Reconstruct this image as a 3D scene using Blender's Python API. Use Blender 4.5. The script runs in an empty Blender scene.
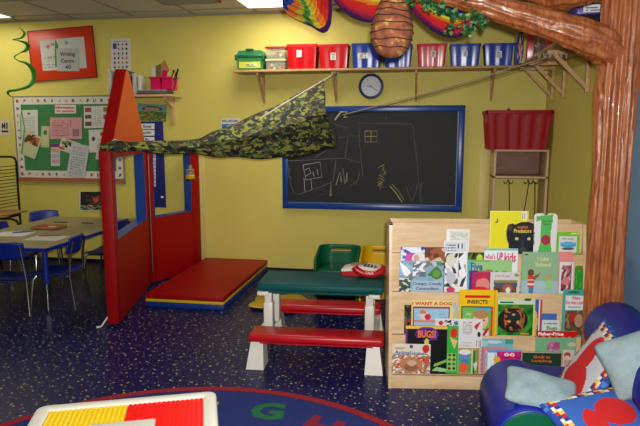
import bpy, bmesh, math, random
from mathutils import Vector, Matrix
random.seed(7)
PI = math.pi
COL = bpy.context.scene.collection
scn = bpy.context.scene

# ------------------------------------------------------------------ camera geometry (metres; x right along the back wall, y towards it)
F = 585.; TH = math.atan(.17); PT = math.atan((213-130)/585.); CH = 1.35
YW = 5.43; XR = 1.07; ZC = 2.43
def ray(px, py):
    x = (px-320)/F; y = (213-py)/F
    c, s = math.cos(PT), math.sin(PT); f = c+s*y; up = -s+c*y
    ct, st = math.cos(TH), math.sin(TH)
    return Vector((ct*x-st*f, st*x+ct*f, up))
CAM = Vector((0, 0, CH))
def onz(px, py, z=0): r = ray(px, py); return CAM+r*((z-CH)/r.z)
def ony(px, py, y): r = ray(px, py); return CAM+r*(y/r.y)
def onx(px, py, x): r = ray(px, py); return CAM+r*(x/r.x)

# ------------------------------------------------------------------ materials
def lin(c):
    return tuple(((v/255.)/12.92 if v/255. <= .04045 else ((v/255.+.055)/1.055)**2.4) for v in c[:3])
MATS = {}
def mat(name, col=(128, 128, 128), rough=.5, metal=0., noise=0., nscale=8., bump=0., bscale=40., trans=0., coat=0., alpha=1., emit=0., spec=.5):
    if name in MATS: return MATS[name]
    m = bpy.data.materials.new(name); m.use_nodes = True
    nt = m.node_tree; b = nt.nodes['Principled BSDF']
    b.inputs['Base Color'].default_value = (*lin(col), 1)
    b.inputs['Roughness'].default_value = rough
    b.inputs['Metallic'].default_value = metal
    b.inputs['Specular IOR Level'].default_value = spec
    b.inputs['Coat Weight'].default_value = coat
    b.inputs['Transmission Weight'].default_value = trans
    b.inputs['Alpha'].default_value = alpha
    if emit:
        b.inputs['Emission Color'].default_value = (*lin(col), 1); b.inputs['Emission Strength'].default_value = emit
    if noise or bump:
        tc = nt.nodes.new('ShaderNodeTexCoord')
    if noise:
        n = nt.nodes.new('ShaderNodeTexNoise'); n.inputs['Scale'].default_value = nscale; n.inputs['Detail'].default_value = 4
        nt.links.new(tc.outputs['Object'], n.inputs['Vector'])
        r = nt.nodes.new('ShaderNodeMapRange'); r.inputs['From Min'].default_value = .3; r.inputs['From Max'].default_value = .7
        r.inputs['To Min'].default_value = 1-noise; r.inputs['To Max'].default_value = 1+noise
        nt.links.new(n.outputs['Fac'], r.inputs['Value'])
        mx = nt.nodes.new('ShaderNodeVectorMath'); mx.operation = 'SCALE'
        mx.inputs[0].default_value = lin(col)
        nt.links.new(r.outputs['Result'], mx.inputs['Scale']); nt.links.new(mx.outputs['Vector'], b.inputs['Base Color'])
    if bump:
        n = nt.nodes.new('ShaderNodeTexNoise'); n.inputs['Scale'].default_value = bscale; n.inputs['Detail'].default_value = 3
        nt.links.new(tc.outputs['Object'], n.inputs['Vector'])
        bp = nt.nodes.new('ShaderNodeBump'); bp.inputs['Strength'].default_value = bump; bp.inputs['Distance'].default_value = .01
        nt.links.new(n.outputs['Fac'], bp.inputs['Height']); nt.links.new(bp.outputs['Normal'], b.inputs['Normal'])
    MATS[name] = m
    return m
def ramp(nt, fac, stops, interp='CONSTANT'):
    r = nt.nodes.new('ShaderNodeValToRGB'); r.color_ramp.interpolation = interp
    e = r.color_ramp.elements
    e[0].position = stops[0][0]; e[0].color = (*lin(stops[0][1]), 1)
    e[1].position = stops[1][0]; e[1].color = (*lin(stops[1][1]), 1)
    for p, c in stops[2:]:
        k = e.new(p); k.color = (*lin(c), 1)
    nt.links.new(fac, r.inputs['Fac']); return r
# ink: base colour from the printed colour attribute
def ink(name, rough):
    m = mat(name, rough=rough); nt = m.node_tree
    a = nt.nodes.new('ShaderNodeVertexColor'); a.layer_name = 'Col'
    nt.links.new(a.outputs['Color'], nt.nodes['Principled BSDF'].inputs['Base Color']); return m
INK = ink('printed_gloss', .32); INKM = ink('printed_paper', .8); INKF = ink('dyed_cloth', .85)

yellow = mat('yellow_wall_paint', (212, 198, 96), .62, noise=.03, nscale=3, bump=.05, bscale=120)
blue_wall = mat('blue_wall_paint', (120, 156, 190), .6, bump=.05, bscale=120)
panel_yel = mat('cream_door_paint', (214, 196, 118), .5)
white_pl = mat('white_plastic', (214, 208, 196), .4)
white_pt = mat('white_paint', (225, 222, 210), .5)
blackm = mat('black_metal', (16, 16, 18), .4, metal=.3)
blackp = mat('black_plastic', (14, 14, 16), .4)
chrome = mat('chrome', (180, 182, 185), .25, metal=1.)
red_vinyl = mat('red_vinyl', (150, 3, 6), .5, spec=.2, noise=.05, bump=.05, bscale=25)
red_pl = mat('red_plastic', (178, 8, 22), .35)
bin_red = mat('bin_red_plastic', (196, 8, 20), .25)
bin_blue = mat('bin_blue_plastic', (34, 62, 158), .25)
basket_red = mat('basket_red_plastic', (150, 10, 20), .5, spec=.25)
green_pl = mat('green_plastic', (8, 92, 58), .35)
teal_pl = mat('teal_plastic', (6, 74, 72), .5, spec=.18)
yel_pl = mat('yellow_plastic', (214, 170, 10), .35)
orange_v = mat('orange_vinyl', (196, 70, 12), .45)
dark_blue_frame = mat('blue_gloss_paint', (20, 62, 140), .3)
chair_blue = mat('chair_blue_plastic', (14, 40, 132), .35)
navy = mat('navy_vinyl', (18, 32, 130), .45, spec=.25, bump=.08, bscale=10)
slate = mat('slate', (19, 21, 23), .65, noise=.35, nscale=5)
chalk = mat('chalk', (196, 196, 186), .9)
paper = mat('white_paper', (226, 226, 220), .8)
page = mat('book_pages', (222, 214, 196), .8)
pink_pl = mat('pink_plastic', (214, 20, 84), .3)
rope_m = mat('rope', (168, 156, 138), .9)
dark_rope = mat('dark_rope', (62, 52, 46), .9)
glass = mat('clear_glass', (235, 240, 240), .05, trans=.95)
clearpl = mat('clear_plastic', (190, 190, 176), .15, alpha=.3)
green_clear = mat('green_clear_plastic', (60, 140, 70), .15, alpha=.75)

def wood_mat(name, c1, c2, rough=.4, sc=(1, 1, 14), s=5., axis=None):
    m = mat(name, c1, rough); nt = m.node_tree; b = nt.nodes['Principled BSDF']
    tc = nt.nodes.new('ShaderNodeTexCoord'); mp = nt.nodes.new('ShaderNodeMapping'); mp.inputs['Scale'].default_value = sc
    nt.links.new(tc.outputs['Object'], mp.inputs['Vector'])
    n = nt.nodes.new('ShaderNodeTexNoise'); n.inputs['Scale'].default_value = s; n.inputs['Detail'].default_value = 6; n.inputs['Distortion'].default_value = .6
    nt.links.new(mp.outputs['Vector'], n.inputs['Vector'])
    r = ramp(nt, n.outputs['Fac'], [(.3, c1), (.7, c2)], 'LINEAR'); nt.links.new(r.outputs['Color'], b.inputs['Base Color'])
    return m
maple = wood_mat('maple_plywood', (222, 192, 150), (204, 168, 122), .33, (2, 2, 12), 3)
pine = wood_mat('pine', (196, 158, 106), (168, 128, 80), .5, (10, 2, 10), 3)
brown_wood = wood_mat('brown_wood', (132, 88, 66), (112, 70, 52), .5, (2, 2, 8), 4)
tan_wood = wood_mat('tan_wood', (176, 130, 80), (146, 102, 60), .5, (2, 2, 8), 4)

# tree bark: glossy painted terracotta brown
bark = mat('painted_bark', (158, 76, 34), .34, coat=.25)
nt = bark.node_tree; b = nt.nodes['Principled BSDF']
tc = nt.nodes.new('ShaderNodeTexCoord'); mp = nt.nodes.new('ShaderNodeMapping'); mp.inputs['Scale'].default_value = (9, 9, 1.6)
nt.links.new(tc.outputs['Object'], mp.inputs['Vector'])
n = nt.nodes.new('ShaderNodeTexNoise'); n.inputs['Scale'].default_value = 4; n.inputs['Detail'].default_value = 5; n.inputs['Distortion'].default_value = 1.2
nt.links.new(mp.outputs['Vector'], n.inputs['Vector'])
r = ramp(nt, n.outputs['Fac'], [(.3, (124, 58, 24)), (.5, (160, 88, 42)), (.68, (178, 106, 58))], 'LINEAR')
nt.links.new(r.outputs['Color'], b.inputs['Base Color'])
bp = nt.nodes.new('ShaderNodeBump'); bp.inputs['Strength'].default_value = .5; bp.inputs['Distance'].default_value = .01
nt.links.new(n.outputs['Fac'], bp.inputs['Height']); nt.links.new(bp.outputs['Normal'], b.inputs['Normal'])

# hive: papier mache
hive_m = mat('papier_mache', (150, 84, 50), .8)
nt = hive_m.node_tree; b = nt.nodes['Principled BSDF']
tc = nt.nodes.new('ShaderNodeTexCoord')
n = nt.nodes.new('ShaderNodeTexNoise'); n.inputs['Scale'].default_value = 26; n.inputs['Detail'].default_value = 5
nt.links.new(tc.outputs['Object'], n.inputs['Vector'])
r = ramp(nt, n.outputs['Fac'], [(.3, (118, 60, 36)), (.52, (164, 92, 58)), (.62, (172, 104, 60)), (.66, (206, 166, 80))], 'LINEAR')
nt.links.new(r.outputs['Color'], b.inputs['Base Color'])
bp = nt.nodes.new('ShaderNodeBump'); bp.inputs['Strength'].default_value = .6; bp.inputs['Distance'].default_value = .01
nt.links.new(n.outputs['Fac'], bp.inputs['Height']); nt.links.new(bp.outputs['Normal'], b.inputs['Normal'])

# camouflage cloth
camo = mat('camouflage_cloth', (90, 95, 40), .85)
nt = camo.node_tree; b = nt.nodes['Principled BSDF']
tc = nt.nodes.new('ShaderNodeTexCoord'); mp = nt.nodes.new('ShaderNodeMapping'); mp.inputs['Scale'].default_value = (1, .6, 1.5)
nt.links.new(tc.outputs['Object'], mp.inputs['Vector'])
def blot(loc, scale, th, dist=.7):
    m2 = nt.nodes.new('ShaderNodeVectorMath'); m2.operation = 'ADD'; m2.inputs[1].default_value = (loc, loc*1.7, loc*.6)
    nt.links.new(mp.outputs['Vector'], m2.inputs[0]); n = nt.nodes.new('ShaderNodeTexNoise'); n.inputs['Scale'].default_value = scale; n.inputs['Detail'].default_value = 1.2; n.inputs['Distortion'].default_value = dist
    nt.links.new(m2.outputs[0], n.inputs['Vector']); g = nt.nodes.new('ShaderNodeMath'); g.operation = 'GREATER_THAN'; g.inputs[1].default_value = th
    nt.links.new(n.outputs['Fac'], g.inputs[0]); return g.outputs[0]
last = None
for (loc, sc_, th_, c) in ((0, 18, .5, (34, 52, 24)), (7, 19, .55, (66, 42, 24)), (13, 21, .55, (124, 130, 50)), (23, 19, .54, (15, 17, 12))):
    mx = nt.nodes.new('ShaderNodeMix'); mx.data_type = 'RGBA'; nt.links.new(blot(loc, sc_, th_), mx.inputs[0])
    if last: nt.links.new(last, mx.inputs[6])
    else: mx.inputs[6].default_value = (*lin((88, 92, 38)), 1)
    mx.inputs[7].default_value = (*lin(c), 1); last = mx.outputs[2]
nt.links.new(last, b.inputs['Base Color'])

# floor: navy vinyl with confetti chips
floor_m = mat('speckled_vinyl', (18, 20, 58), .34, spec=.2)
nt = floor_m.node_tree; b = nt.nodes['Principled BSDF']
tc = nt.nodes.new('ShaderNodeTexCoord')
base = (*lin((16, 19, 74)), 1); last = None
for i, (sc, th, c) in enumerate([(19, .085, (140, 140, 86)), (21, .07, (84, 96, 116)), (12, .07, (176, 170, 112))]):
    mp = nt.nodes.new('ShaderNodeMapping'); mp.inputs['Location'].default_value = (i*3.7, i*1.9, 0); mp.inputs['Rotation'].default_value = (0, 0, i*.7)
    nt.links.new(tc.outputs['Object'], mp.inputs['Vector'])
    v = nt.nodes.new('ShaderNodeTexVoronoi'); v.inputs['Scale'].default_value = sc; v.voronoi_dimensions = '2D'
    nt.links.new(mp.outputs['Vector'], v.inputs['Vector'])
    lt = nt.nodes.new('ShaderNodeMath'); lt.operation = 'LESS_THAN'; lt.inputs[1].default_value = th
    nt.links.new(v.outputs['Distance'], lt.inputs[0])
    mx = nt.nodes.new('ShaderNodeMix'); mx.data_type = 'RGBA'
    nt.links.new(lt.outputs[0], mx.inputs[0])
    if last: nt.links.new(last, mx.inputs[6])
    else: mx.inputs[6].default_value = base
    mx.inputs[7].default_value = (*lin(c), 1); last = mx.outputs[2]
nt.links.new(last, b.inputs['Base Color'])

# ceiling: mineral tiles with grid
ceil_m = mat('ceiling_tile', (176, 170, 160), .9)
nt = ceil_m.node_tree; b = nt.nodes['Principled BSDF']
tc = nt.nodes.new('ShaderNodeTexCoord'); n = nt.nodes.new('ShaderNodeTexNoise'); n.inputs['Scale'].default_value = 90
nt.links.new(tc.outputs['Object'], n.inputs['Vector'])
r = ramp(nt, n.outputs['Fac'], [(.3, (188, 186, 180)), (.6, (214, 212, 206))], 'LINEAR'); nt.links.new(r.outputs['Color'], b.inputs['Base Color'])
grid_m = mat('ceiling_grid', (150, 144, 132), .5)
fuzzy = mat('fuzzy_fleece', (150, 170, 172), .98, noise=.07, nscale=60, bump=.7, bscale=260)
rug_blue = mat('rug_blue_pile', (22, 44, 122), .95, noise=.12, nscale=60, bump=.5, bscale=300)
rug_red = mat('rug_red_pile', (150, 10, 26), .95, noise=.12, nscale=60)
leafs = [mat('ivy_green', (40, 92, 40), .45), mat('ivy_dark_green', (22, 64, 30), .45), mat('ivy_pale_green', (92, 140, 76), .45)]

# ------------------------------------------------------------------ mesh builder
WM = {}
class MB:
    def __init__(s):
        s.bm = bmesh.new(); s.mats = []; s.col = s.bm.loops.layers.float_color.new('Col')
    def mi(s, m):
        if m not in s.mats: s.mats.append(m)
        return s.mats.index(m)
    def face(s, vs, m):
        try: f = s.bm.faces.new(vs)
        except ValueError: return None
        f.material_index = s.mi(m); return f
    def box(s, x0, x1, y0, y1, z0, z1, m, bevel=0, M=None, seg=2):
        r = bmesh.ops.create_cube(s.bm, size=1)
        T = Matrix.Translation(((x0+x1)/2, (y0+y1)/2, (z0+z1)/2)) @ Matrix.Diagonal((abs(x1-x0), abs(y1-y0), abs(z1-z0), 1))
        bmesh.ops.transform(s.bm, matrix=T, verts=r['verts'])
        fs = set(f for v in r['verts'] for f in v.link_faces); vs = set(r['verts'])
        for f in fs: f.material_index = s.mi(m)
        if bevel:
            es = list(set(e for v in r['verts'] for e in v.link_edges))
            q = bmesh.ops.bevel(s.bm, geom=es, offset=bevel, segments=seg, affect='EDGES', profile=.5)
            for f in q['faces']: f.material_index = s.mi(m)
            vs = set(v for f in q['faces'] for v in f.verts) | set(v for f in fs if f.is_valid for v in f.verts)
        if M is not None: bmesh.ops.transform(s.bm, matrix=M, verts=list(vs))
        return s
    def prism(s, poly, a, b, m, M=None, axis='z'):
        def P(u, v, w):
            q = Vector((u, v, w)) if axis == 'z' else (Vector((u, w, v)) if axis == 'y' else Vector((w, u, v)))
            return M @ q if M is not None else q
        lo = [s.bm.verts.new(P(u, v, a)) for u, v in poly]; hi = [s.bm.verts.new(P(u, v, b)) for u, v in poly]
        s.face(lo[::-1], m); s.face(hi, m); n = len(poly)
        for i in range(n): s.face([lo[i], lo[(i+1) % n], hi[(i+1) % n], hi[i]], m)
        return s
    def tube(s, pts, r, m, seg=8, closed=False, M=None):
        pts = [Vector(p) for p in pts]; n = len(pts); rr = r if isinstance(r, (list, tuple)) else [r]*n
        rings = []; up = None
        for i in range(n):
            if closed: t = pts[(i+1) % n]-pts[i-1]
            else: t = pts[min(i+1, n-1)]-pts[max(i-1, 0)]
            t.normalize()
            if up is None: up = Vector((0, 0, 1)) if abs(t.z) < .9 else Vector((1, 0, 0))
            a = t.cross(up)
            if a.length < 1e-4: a = t.orthogonal()
            a.normalize(); up = a.cross(t).normalized()
            ring = []
            for k in range(seg):
                w = 2*PI*k/seg; p = pts[i]+(a*math.cos(w)+up*math.sin(w))*rr[i]
                ring.append(s.bm.verts.new(M @ p if M is not None else p))
            rings.append(ring)
        for i in range(n if closed else n-1):
            A, B = rings[i], rings[(i+1) % n]
            for k in range(seg): s.face([A[k], A[(k+1) % seg], B[(k+1) % seg], B[k]], m)
        if not closed: s.face(rings[0][::-1], m); s.face(rings[-1], m)
        return s
    def lathe(s, prof, m, seg=24, M=None, matf=None):
        rings = []
        for r, z in prof:
            rings.append([s.bm.verts.new((M if M is not None else Matrix()) @ Vector((r*math.cos(2*PI*k/seg), r*math.sin(2*PI*k/seg), z))) for k in range(seg)])
        for i in range(len(rings)-1):
            mm = matf(i) if matf else m
            for k in range(seg): s.face([rings[i][k], rings[i][(k+1) % seg], rings[i+1][(k+1) % seg], rings[i+1][k]], mm)
        s.face(rings[0][::-1], matf(0) if matf else m); s.face(rings[-1], matf(len(rings)-2) if matf else m)
        return s
    def grid(s, nu, nv, P, m, C=None, keep=None, wrapu=False):
        nU = nu if wrapu else nu+1
        V = [[s.bm.verts.new(P(i/nu, j/nv)) for j in range(nv+1)] for i in range(nU)]
        for i in range(nu):
            for j in range(nv):
                if keep and not keep((i+.5)/nu, (j+.5)/nv): continue
                I = (i+1) % nU
                f = s.face([V[i][j], V[I][j], V[I][j+1], V[i][j+1]], m)
                if f and C:
                    c = (*lin(C((i+.5)/nu, (j+.5)/nv)), 1)
                    for l in f.loops: l[s.col] = c
        return s
    def text(s, body, c, w, h, m, M, shear=0, bold=0.):
        """body centred on c=(x,z) of local plane M (x right, y into the surface, z up), fitted into w x h"""
        cu = bpy.data.curves.new('lettering', 'FONT'); cu.body = body; cu.size = 1; cu.resolution_u = 2; cu.offset = bold; cu.shear = shear
        cu.align_x = 'CENTER'; cu.space_line = .8
        o = bpy.data.objects.new('lettering', cu); COL.objects.link(o)
        dg = bpy.context.evaluated_depsgraph_get(); me = o.evaluated_get(dg).to_mesh()
        if len(me.vertices):
            xs = [v.co.x for v in me.vertices]; ys = [v.co.y for v in me.vertices]
            sx = w/max(1e-6, max(xs)-min(xs)); sy = h/max(1e-6, max(ys)-min(ys)); cx = (max(xs)+min(xs))/2; cy = (max(ys)+min(ys))/2
            vs = [s.bm.verts.new(M @ Vector((c[0]+(v.co.x-cx)*sx, 0, c[1]+(v.co.y-cy)*sy))) for v in me.vertices]
            for p in me.polygons: s.face([vs[i] for i in p.vertices], m)
        o.evaluated_get(dg).to_mesh_clear()
        bpy.data.objects.remove(o); bpy.data.curves.remove(cu)
        return s
    def build(s, name, parent=None, W=None, smooth=True, angle=35, solid=0., sub=0, even=False):
        """vertices are in world space; W (or the parent's) is the object's world matrix"""
        W0 = WM[parent.name] if parent is not None else (W if W is not None else Matrix())
        if isinstance(W0, Vector): W0 = Matrix.Translation(W0)
        bmesh.ops.transform(s.bm, matrix=W0.inverted(), verts=s.bm.verts[:])
        me = bpy.data.meshes.new(name); s.bm.to_mesh(me); s.bm.free()
        for m in s.mats: me.materials.append(m)
        if smooth:
            for p in me.polygons: p.use_smooth = True
            me.set_sharp_from_angle(angle=math.radians(angle))
        o = bpy.data.objects.new(name, me); COL.objects.link(o)
        if parent is not None: o.parent = parent
        else: o.matrix_world = W0
        WM[o.name] = W0
        if solid:
            md = o.modifiers.new('Solidify', 'SOLIDIFY'); md.thickness = solid; md.offset = 0
        if sub:
            md = o.modifiers.new('Subsurf', 'SUBSURF'); md.levels = sub; md.render_levels = sub
        return o
def tag(o, label, cat, group=None, kind=None):
    o['label'] = label; o['category'] = cat
    if group: o['group'] = group
    if kind: o['kind'] = kind
    return o
def thing(name, loc, label, cat, group=None, rz=0):
    o = bpy.data.objects.new(name, None); COL.objects.link(o); o.empty_display_size = .05
    W = Matrix.Translation(loc) @ Matrix.Rotation(rz, 4, 'Z')
    o.matrix_world = W; WM[o.name] = W
    return tag(o, label, cat, group)
def struct(o): o['kind'] = 'structure'; return o
def dup(root, loc, rz, label):
    r = root.copy(); COL.objects.link(r)
    W = Matrix.Translation(loc) @ Matrix.Rotation(rz, 4, 'Z'); r.matrix_world = W; r['label'] = label
    def rec(src, dst):
        for ch in [c for c in src.children if c.parent == src]:
            c = ch.copy(); COL.objects.link(c); c.parent = dst; rec(ch, c)
    rec(root, r); return r
def frame(o, xdir=(1, 0, 0), zdir=(0, 0, 1)):
    x = Vector(xdir).normalized(); z = Vector(zdir).normalized(); y = z.cross(x).normalized(); z = x.cross(y)
    return Matrix(((x.x, y.x, z.x, o[0]), (x.y, y.y, z.y, o[1]), (x.z, y.z, z.z, o[2]), (0, 0, 0, 1)))

# ------------------------------------------------------------------ printing: list of shapes -> colour at (u,v), v up
def hsh(a, b, k=0): 
    v = math.sin(a*127.1+b*311.7+k*74.7)*43758.5453; return v-math.floor(v)
def painter(bg, shapes, seed=0):
    def C(u, v):
        c = bg
        for sh in shapes:
            k = sh[0]
            if k == 'r':
                if sh[1] <= u <= sh[3] and sh[2] <= v <= sh[4]: c = sh[5]
            elif k == 'e':
                if ((u-sh[1])/sh[3])**2+((v-sh[2])/sh[4])**2 <= 1: c = sh[5]
            elif k == 'n':       # mottled picture: cells of palette colours
                if sh[1] <= u <= sh[3] and sh[2] <= v <= sh[4]:
                    n = sh[6]; a = u*n+.6*math.sin(v*n*1.3+seed); b2 = v*n*1.2+.6*math.sin(u*n*1.1+seed*2)
                    pal = sh[5]; c = pal[int(hsh(math.floor(a), math.floor(b2), seed)*len(pal)) % len(pal)]
            elif k == 'p':       # polygon
                pts = sh[1]; ins = False; j = len(pts)-1
                for i in range(len(pts)):
                    xi, yi = pts[i]; xj, yj = pts[j]
                    if (yi > v) != (yj > v) and u < (xj-xi)*(v-yi)/(yj-yi+1e-9)+xi: ins = not ins
                    j = i
                if ins: c = sh[2]
            elif k == 'l':       # text-like lines
                if sh[1] <= u <= sh[3] and sh[2] <= v <= sh[4]:
                    t = (v-sh[2])/(sh[4]-sh[2])*sh[6]
                    if (t % 1) < .5 and hsh(math.floor(u*40), math.floor(t), seed) > .25: c = sh[5]
            elif k == 'b':       # bars
                if sh[1] <= u <= sh[3] and sh[2] <= v <= sh[4]:
                    c = sh[5] if hsh(math.floor((u-sh[1])/(sh[3]-sh[1])*sh[6]), 3, 1) > .45 else (235, 235, 235)
        return c
    return C
W_ = (232, 232, 226); K_ = (20, 20, 20)

def flat_print(name, quad, C, label, cat, nu=30, nv=30, thick=.002, m=None, group=None, texts=(), parent=None):
    """a printed sheet: quad = world corners bottom-left, bottom-right, top-right, top-left (front side towards the room)"""
    bl, br, tr, tl = [Vector(q) for q in quad]
    nrm = (br-bl).cross(tl-bl).normalized()
    mb = MB(); m = m or INKM
    mb.grid(nu, nv, lambda u, v: bl.lerp(br, u).lerp(tl.lerp(tr, u), v)+nrm*thick, m, C)
    B = [mb.bm.verts.new(p) for p in (bl, br, tr, tl)]; T = [mb.bm.verts.new(p+nrm*thick) for p in (bl, br, tr, tl)]
    mb.face(B[::-1], paper)
    for i in range(4): mb.face([B[i], B[(i+1) % 4], T[(i+1) % 4], T[i]], paper)
    o = mb.build(name, parent=parent, W=None if parent is not None else (bl+br)/2, smooth=False)
    if parent is None: tag(o, label, cat, group)
    w = (br-bl).length; h = (tl-bl).length
    if texts:
        tb = MB(); M = frame(bl+nrm*(thick+.0012), br-bl, tl-bl)
        for t in texts:
            tb.text(t[0], (t[1]*w, t[2]*h), t[3]*w, t[4]*h, t[5], M, bold=t[6] if len(t) > 6 else 0.)
        if parent is None or parent.parent is None: tb.build('lettering', parent=o, smooth=False)
        else: tb.build('lettering', parent=parent, smooth=False)
    return o
def wallq(x0, y0, x1, y1, Y=YW-.004, x2=None, skew=0):
    """pixel box on the plane y=Y -> quad; skew tilts the sheet in its plane (radians)"""
    P = [ony(x0, y1, Y), ony(x1, y1, Y), ony(x1, y0, Y), ony(x0, y0, Y)]
    if skew:
        c = sum(P, Vector())/4; R = Matrix.Rotation(skew, 4, 'Y'); P = [c+(R @ (p-c)) for p in P]
    return P
inkc = {}
def tcol(c):
    k = 'ink_%02x%02x%02x' % c
    return mat(k, c, .5)
INKNAMES = {}
def tc_(c, n): return mat(n+'_ink', c, .5)
ink_black = mat('black_ink', (22, 22, 24), .6); ink_red = mat('red_ink', (196, 24, 32), .5); ink_blue = mat('blue_ink', (40, 90, 150), .5)
ink_white = mat('white_ink', (236, 236, 232), .5); ink_orange = mat('orange_ink', (226, 110, 40), .5); ink_pink = mat('pink_ink', (206, 30, 96), .5)
ink_gold = mat('gold_ink', (226, 196, 80), .5); ink_green = mat('green_ink', (40, 110, 60), .5); ink_plum = mat('plum_ink', (104, 40, 96), .5); ink_cream = mat('cream_ink', (220, 216, 140), .5)

# ================================================================== SETTING
XL = -5.2; YB = -1.6
mb = MB(); mb.box(XL, XR, YB, YW, -.05, 0, floor_m); struct(mb.build('floor', smooth=False))
mb = MB(); mb.box(XL, XR, YB, YW, ZC, ZC+.05, ceil_m); struct(mb.build('ceiling', smooth=False))
mb = MB(); mb.box(XL, XR+.1, YW, YW+.1, 0, ZC, yellow); struct(mb.build('wall_back', smooth=False))
mb = MB(); mb.box(XR, XR+.1, 3.45, YW, 0, ZC, yellow); mb.box(XR, XR+.1, YB, 3.45, 0, ZC, blue_wall); struct(mb.build('wall_right', smooth=False))
mb = MB(); mb.box(XL-.1, XL, YB, YW+.1, 0, ZC, yellow); struct(mb.build('wall_left', smooth=False))
mb = MB(); mb.box(XL-.1, XR+.1, YB-.1, YB, 0, ZC, yellow); struct(mb.build('wall_front', smooth=False))
# ceiling grid
mb = MB()
gx0 = -1.51; gy0 = 5.23
x = gx0-.61*6
while x < XR:
    if x > XL: mb.box(x-.012, x+.012, YB, YW, ZC-.006, ZC, grid_m)
    x += .61
y = gy0-.61*11
while y < YW:
    if y > YB: mb.box(XL, XR, y-.012, y+.012, ZC-.0055, ZC, grid_m)
    y += .61
mb.box(XL, XR, YW-.02, YW, ZC-.02, ZC, grid_m)
struct(mb.build('trim_1', smooth=False))
mb = MB(); mb.box(XL, -2.11, YW-.008, YW, 0, .035, blackp); struct(mb.build('baseboard_back', smooth=False))
# cream strip rising beside the mat
mb = MB()
a = ony(199, 200, YW).x; c = ony(203.5, 200, YW).x; e = ony(205.5, 200, YW).x
mb.box(a, c, YW-.03, YW, 0, 1.27, panel_yel, .004); mb.box(c, e, YW-.015, YW, 0, 1.27, panel_yel, .003)
struct(mb.build('trim_2'))
mb = MB(); mb.box(e, XR, YW-.012, YW, 0.0, .02, blackp); struct(mb.build('baseboard_right', smooth=False))
mb = MB(); a = ony(479, 180, YW).x; c = ony(487, 180, YW).x
mb.box(a, c, YW-.012, YW, 0, ony(480, 148, YW).z, panel_yel, .003); struct(mb.build('trim_3'))

# ceiling lights
lens = mat('light_diffuser', (255, 250, 235), .4, emit=5.)
def troffer(x, y, label, w=.59, l=1.2, power=24, group=None):
    t = thing('ceiling_light', (x, y, ZC), label, 'ceiling light', group)
    mb = MB()
    for bx in ((x-w/2, x+w/2, y-l/2, y-l/2+.02), (x-w/2, x+w/2, y+l/2-.02, y+l/2), (x-w/2, x-w/2+.02, y-l/2, y+l/2), (x+w/2-.02, x+w/2, y-l/2, y+l/2)):
        mb.box(*bx, ZC-.018, ZC-.001, white_pt)
    mb.build('frame', t, smooth=False)
    mb = MB(); mb.box(x-w/2+.02, x+w/2-.02, y-l/2+.02, y+l/2-.02, ZC-.014, ZC-.006, lens); mb.build('diffuser', t, smooth=False)
    li = bpy.data.lights.new('tube_light', 'AREA'); li.shape = 'RECTANGLE'; li.size = w-.06; li.size_y = l-.06; li.energy = power; li.color = (1, .95, .84)
    lo = bpy.data.objects.new('tube_light', li); COL.objects.link(lo); lo.location = (x, y, ZC-.025)
    return t
troffer(gx0+.27, 4.59, 'bright recessed ceiling light at the top edge, above the green lidded box', power=12)
troffer(-4.15, 4.63, 'recessed ceiling light at the far left corner of the ceiling', power=4)
for (x, y) in ((-.9, 1.3), (-2.7, 1.6)):  # added fill lights below the out-of-view ceiling, no fixtures modelled
    li = bpy.data.lights.new('ceiling_fill', 'AREA'); li.shape = 'RECTANGLE'; li.size = .55; li.size_y = 1.15; li.energy = 3; li.color = (1, .95, .86)
    lo = bpy.data.objects.new('ceiling_fill', li); COL.objects.link(lo); lo.location = (x, y, ZC-.03)
# ceiling vent
p = ony(190, 0, 4.86)
mb = MB(); mb.box(-2.19, -1.68, 4.55, 4.93, ZC-.02, ZC-.001, brown_wood, .004)
for k in range(6): mb.box(-2.16, -1.71, 4.58+k*.055, 4.6+k*.055, ZC-.026, ZC-.015, grid_m)
tag(mb.build('ceiling_vent', W=Vector((-1.93, 4.74, ZC))), 'brown ceiling vent at the top edge, left of the bright ceiling light', 'vent')

# camera flash
li = bpy.data.lights.new('camera_flash', 'AREA'); li.shape = 'DISK'; li.size = .05; li.energy = 72; li.color = (1, .98, .95)
lo = bpy.data.objects.new('camera_flash', li); COL.objects.link(lo)
lo.location = (.03, 0.02, CH+.07)
lo.rotation_euler = (PI/2-PT, 0, TH)
li.spread = PI*.85
# ================================================================== CHALKBOARD
bx0 = ony(282, 150, YW-.03).x; bx1 = ony(464, 150, YW-.03).x; bz1 = ony(400, 105.5, YW-.03).z; bz0 = ony(400, 211, YW-.03).z
t = thing('chalkboard', ((bx0+bx1)/2, YW, bz0), 'wide black chalkboard in a blue frame covered in chalk scribbles', 'chalkboard')
fw = .055
mb = MB(); mb.box(bx0+.03, bx1-.03, YW-.018, YW-.001, bz0+.03, bz1-.03, slate); mb.build('writing_surface', t, smooth=False)
mb = MB()
mb.box(bx0, bx0+fw, YW-.034, YW-.001, bz0, bz1, dark_blue_frame, .006); mb.box(bx1-fw, bx1, YW-.034, YW-.001, bz0, bz1, dark_blue_frame, .006)
mb.box(bx0, bx1, YW-.036, YW-.001, bz1-fw, bz1, dark_blue_frame, .006); mb.box(bx0, bx1, YW-.036, YW-.001, bz0, bz0+fw, dark_blue_frame, .006)
inn = mat('pale_blue_edge', (78, 110, 160), .4)
mb.box(bx0+fw, bx1-fw, YW-.026, YW-.001, bz0+fw, bz0+fw+.008, inn); mb.box(bx1-fw-.008, bx1-fw, YW-.026, YW-.001, bz0+fw, bz1-fw, inn)
mb.build('frame', t)
mb = MB()
def ck(pts, m=chalk, r=.0024):
    mb.tube([ony(x, y, YW-.0195) for x, y in pts], r, m, 4)
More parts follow.
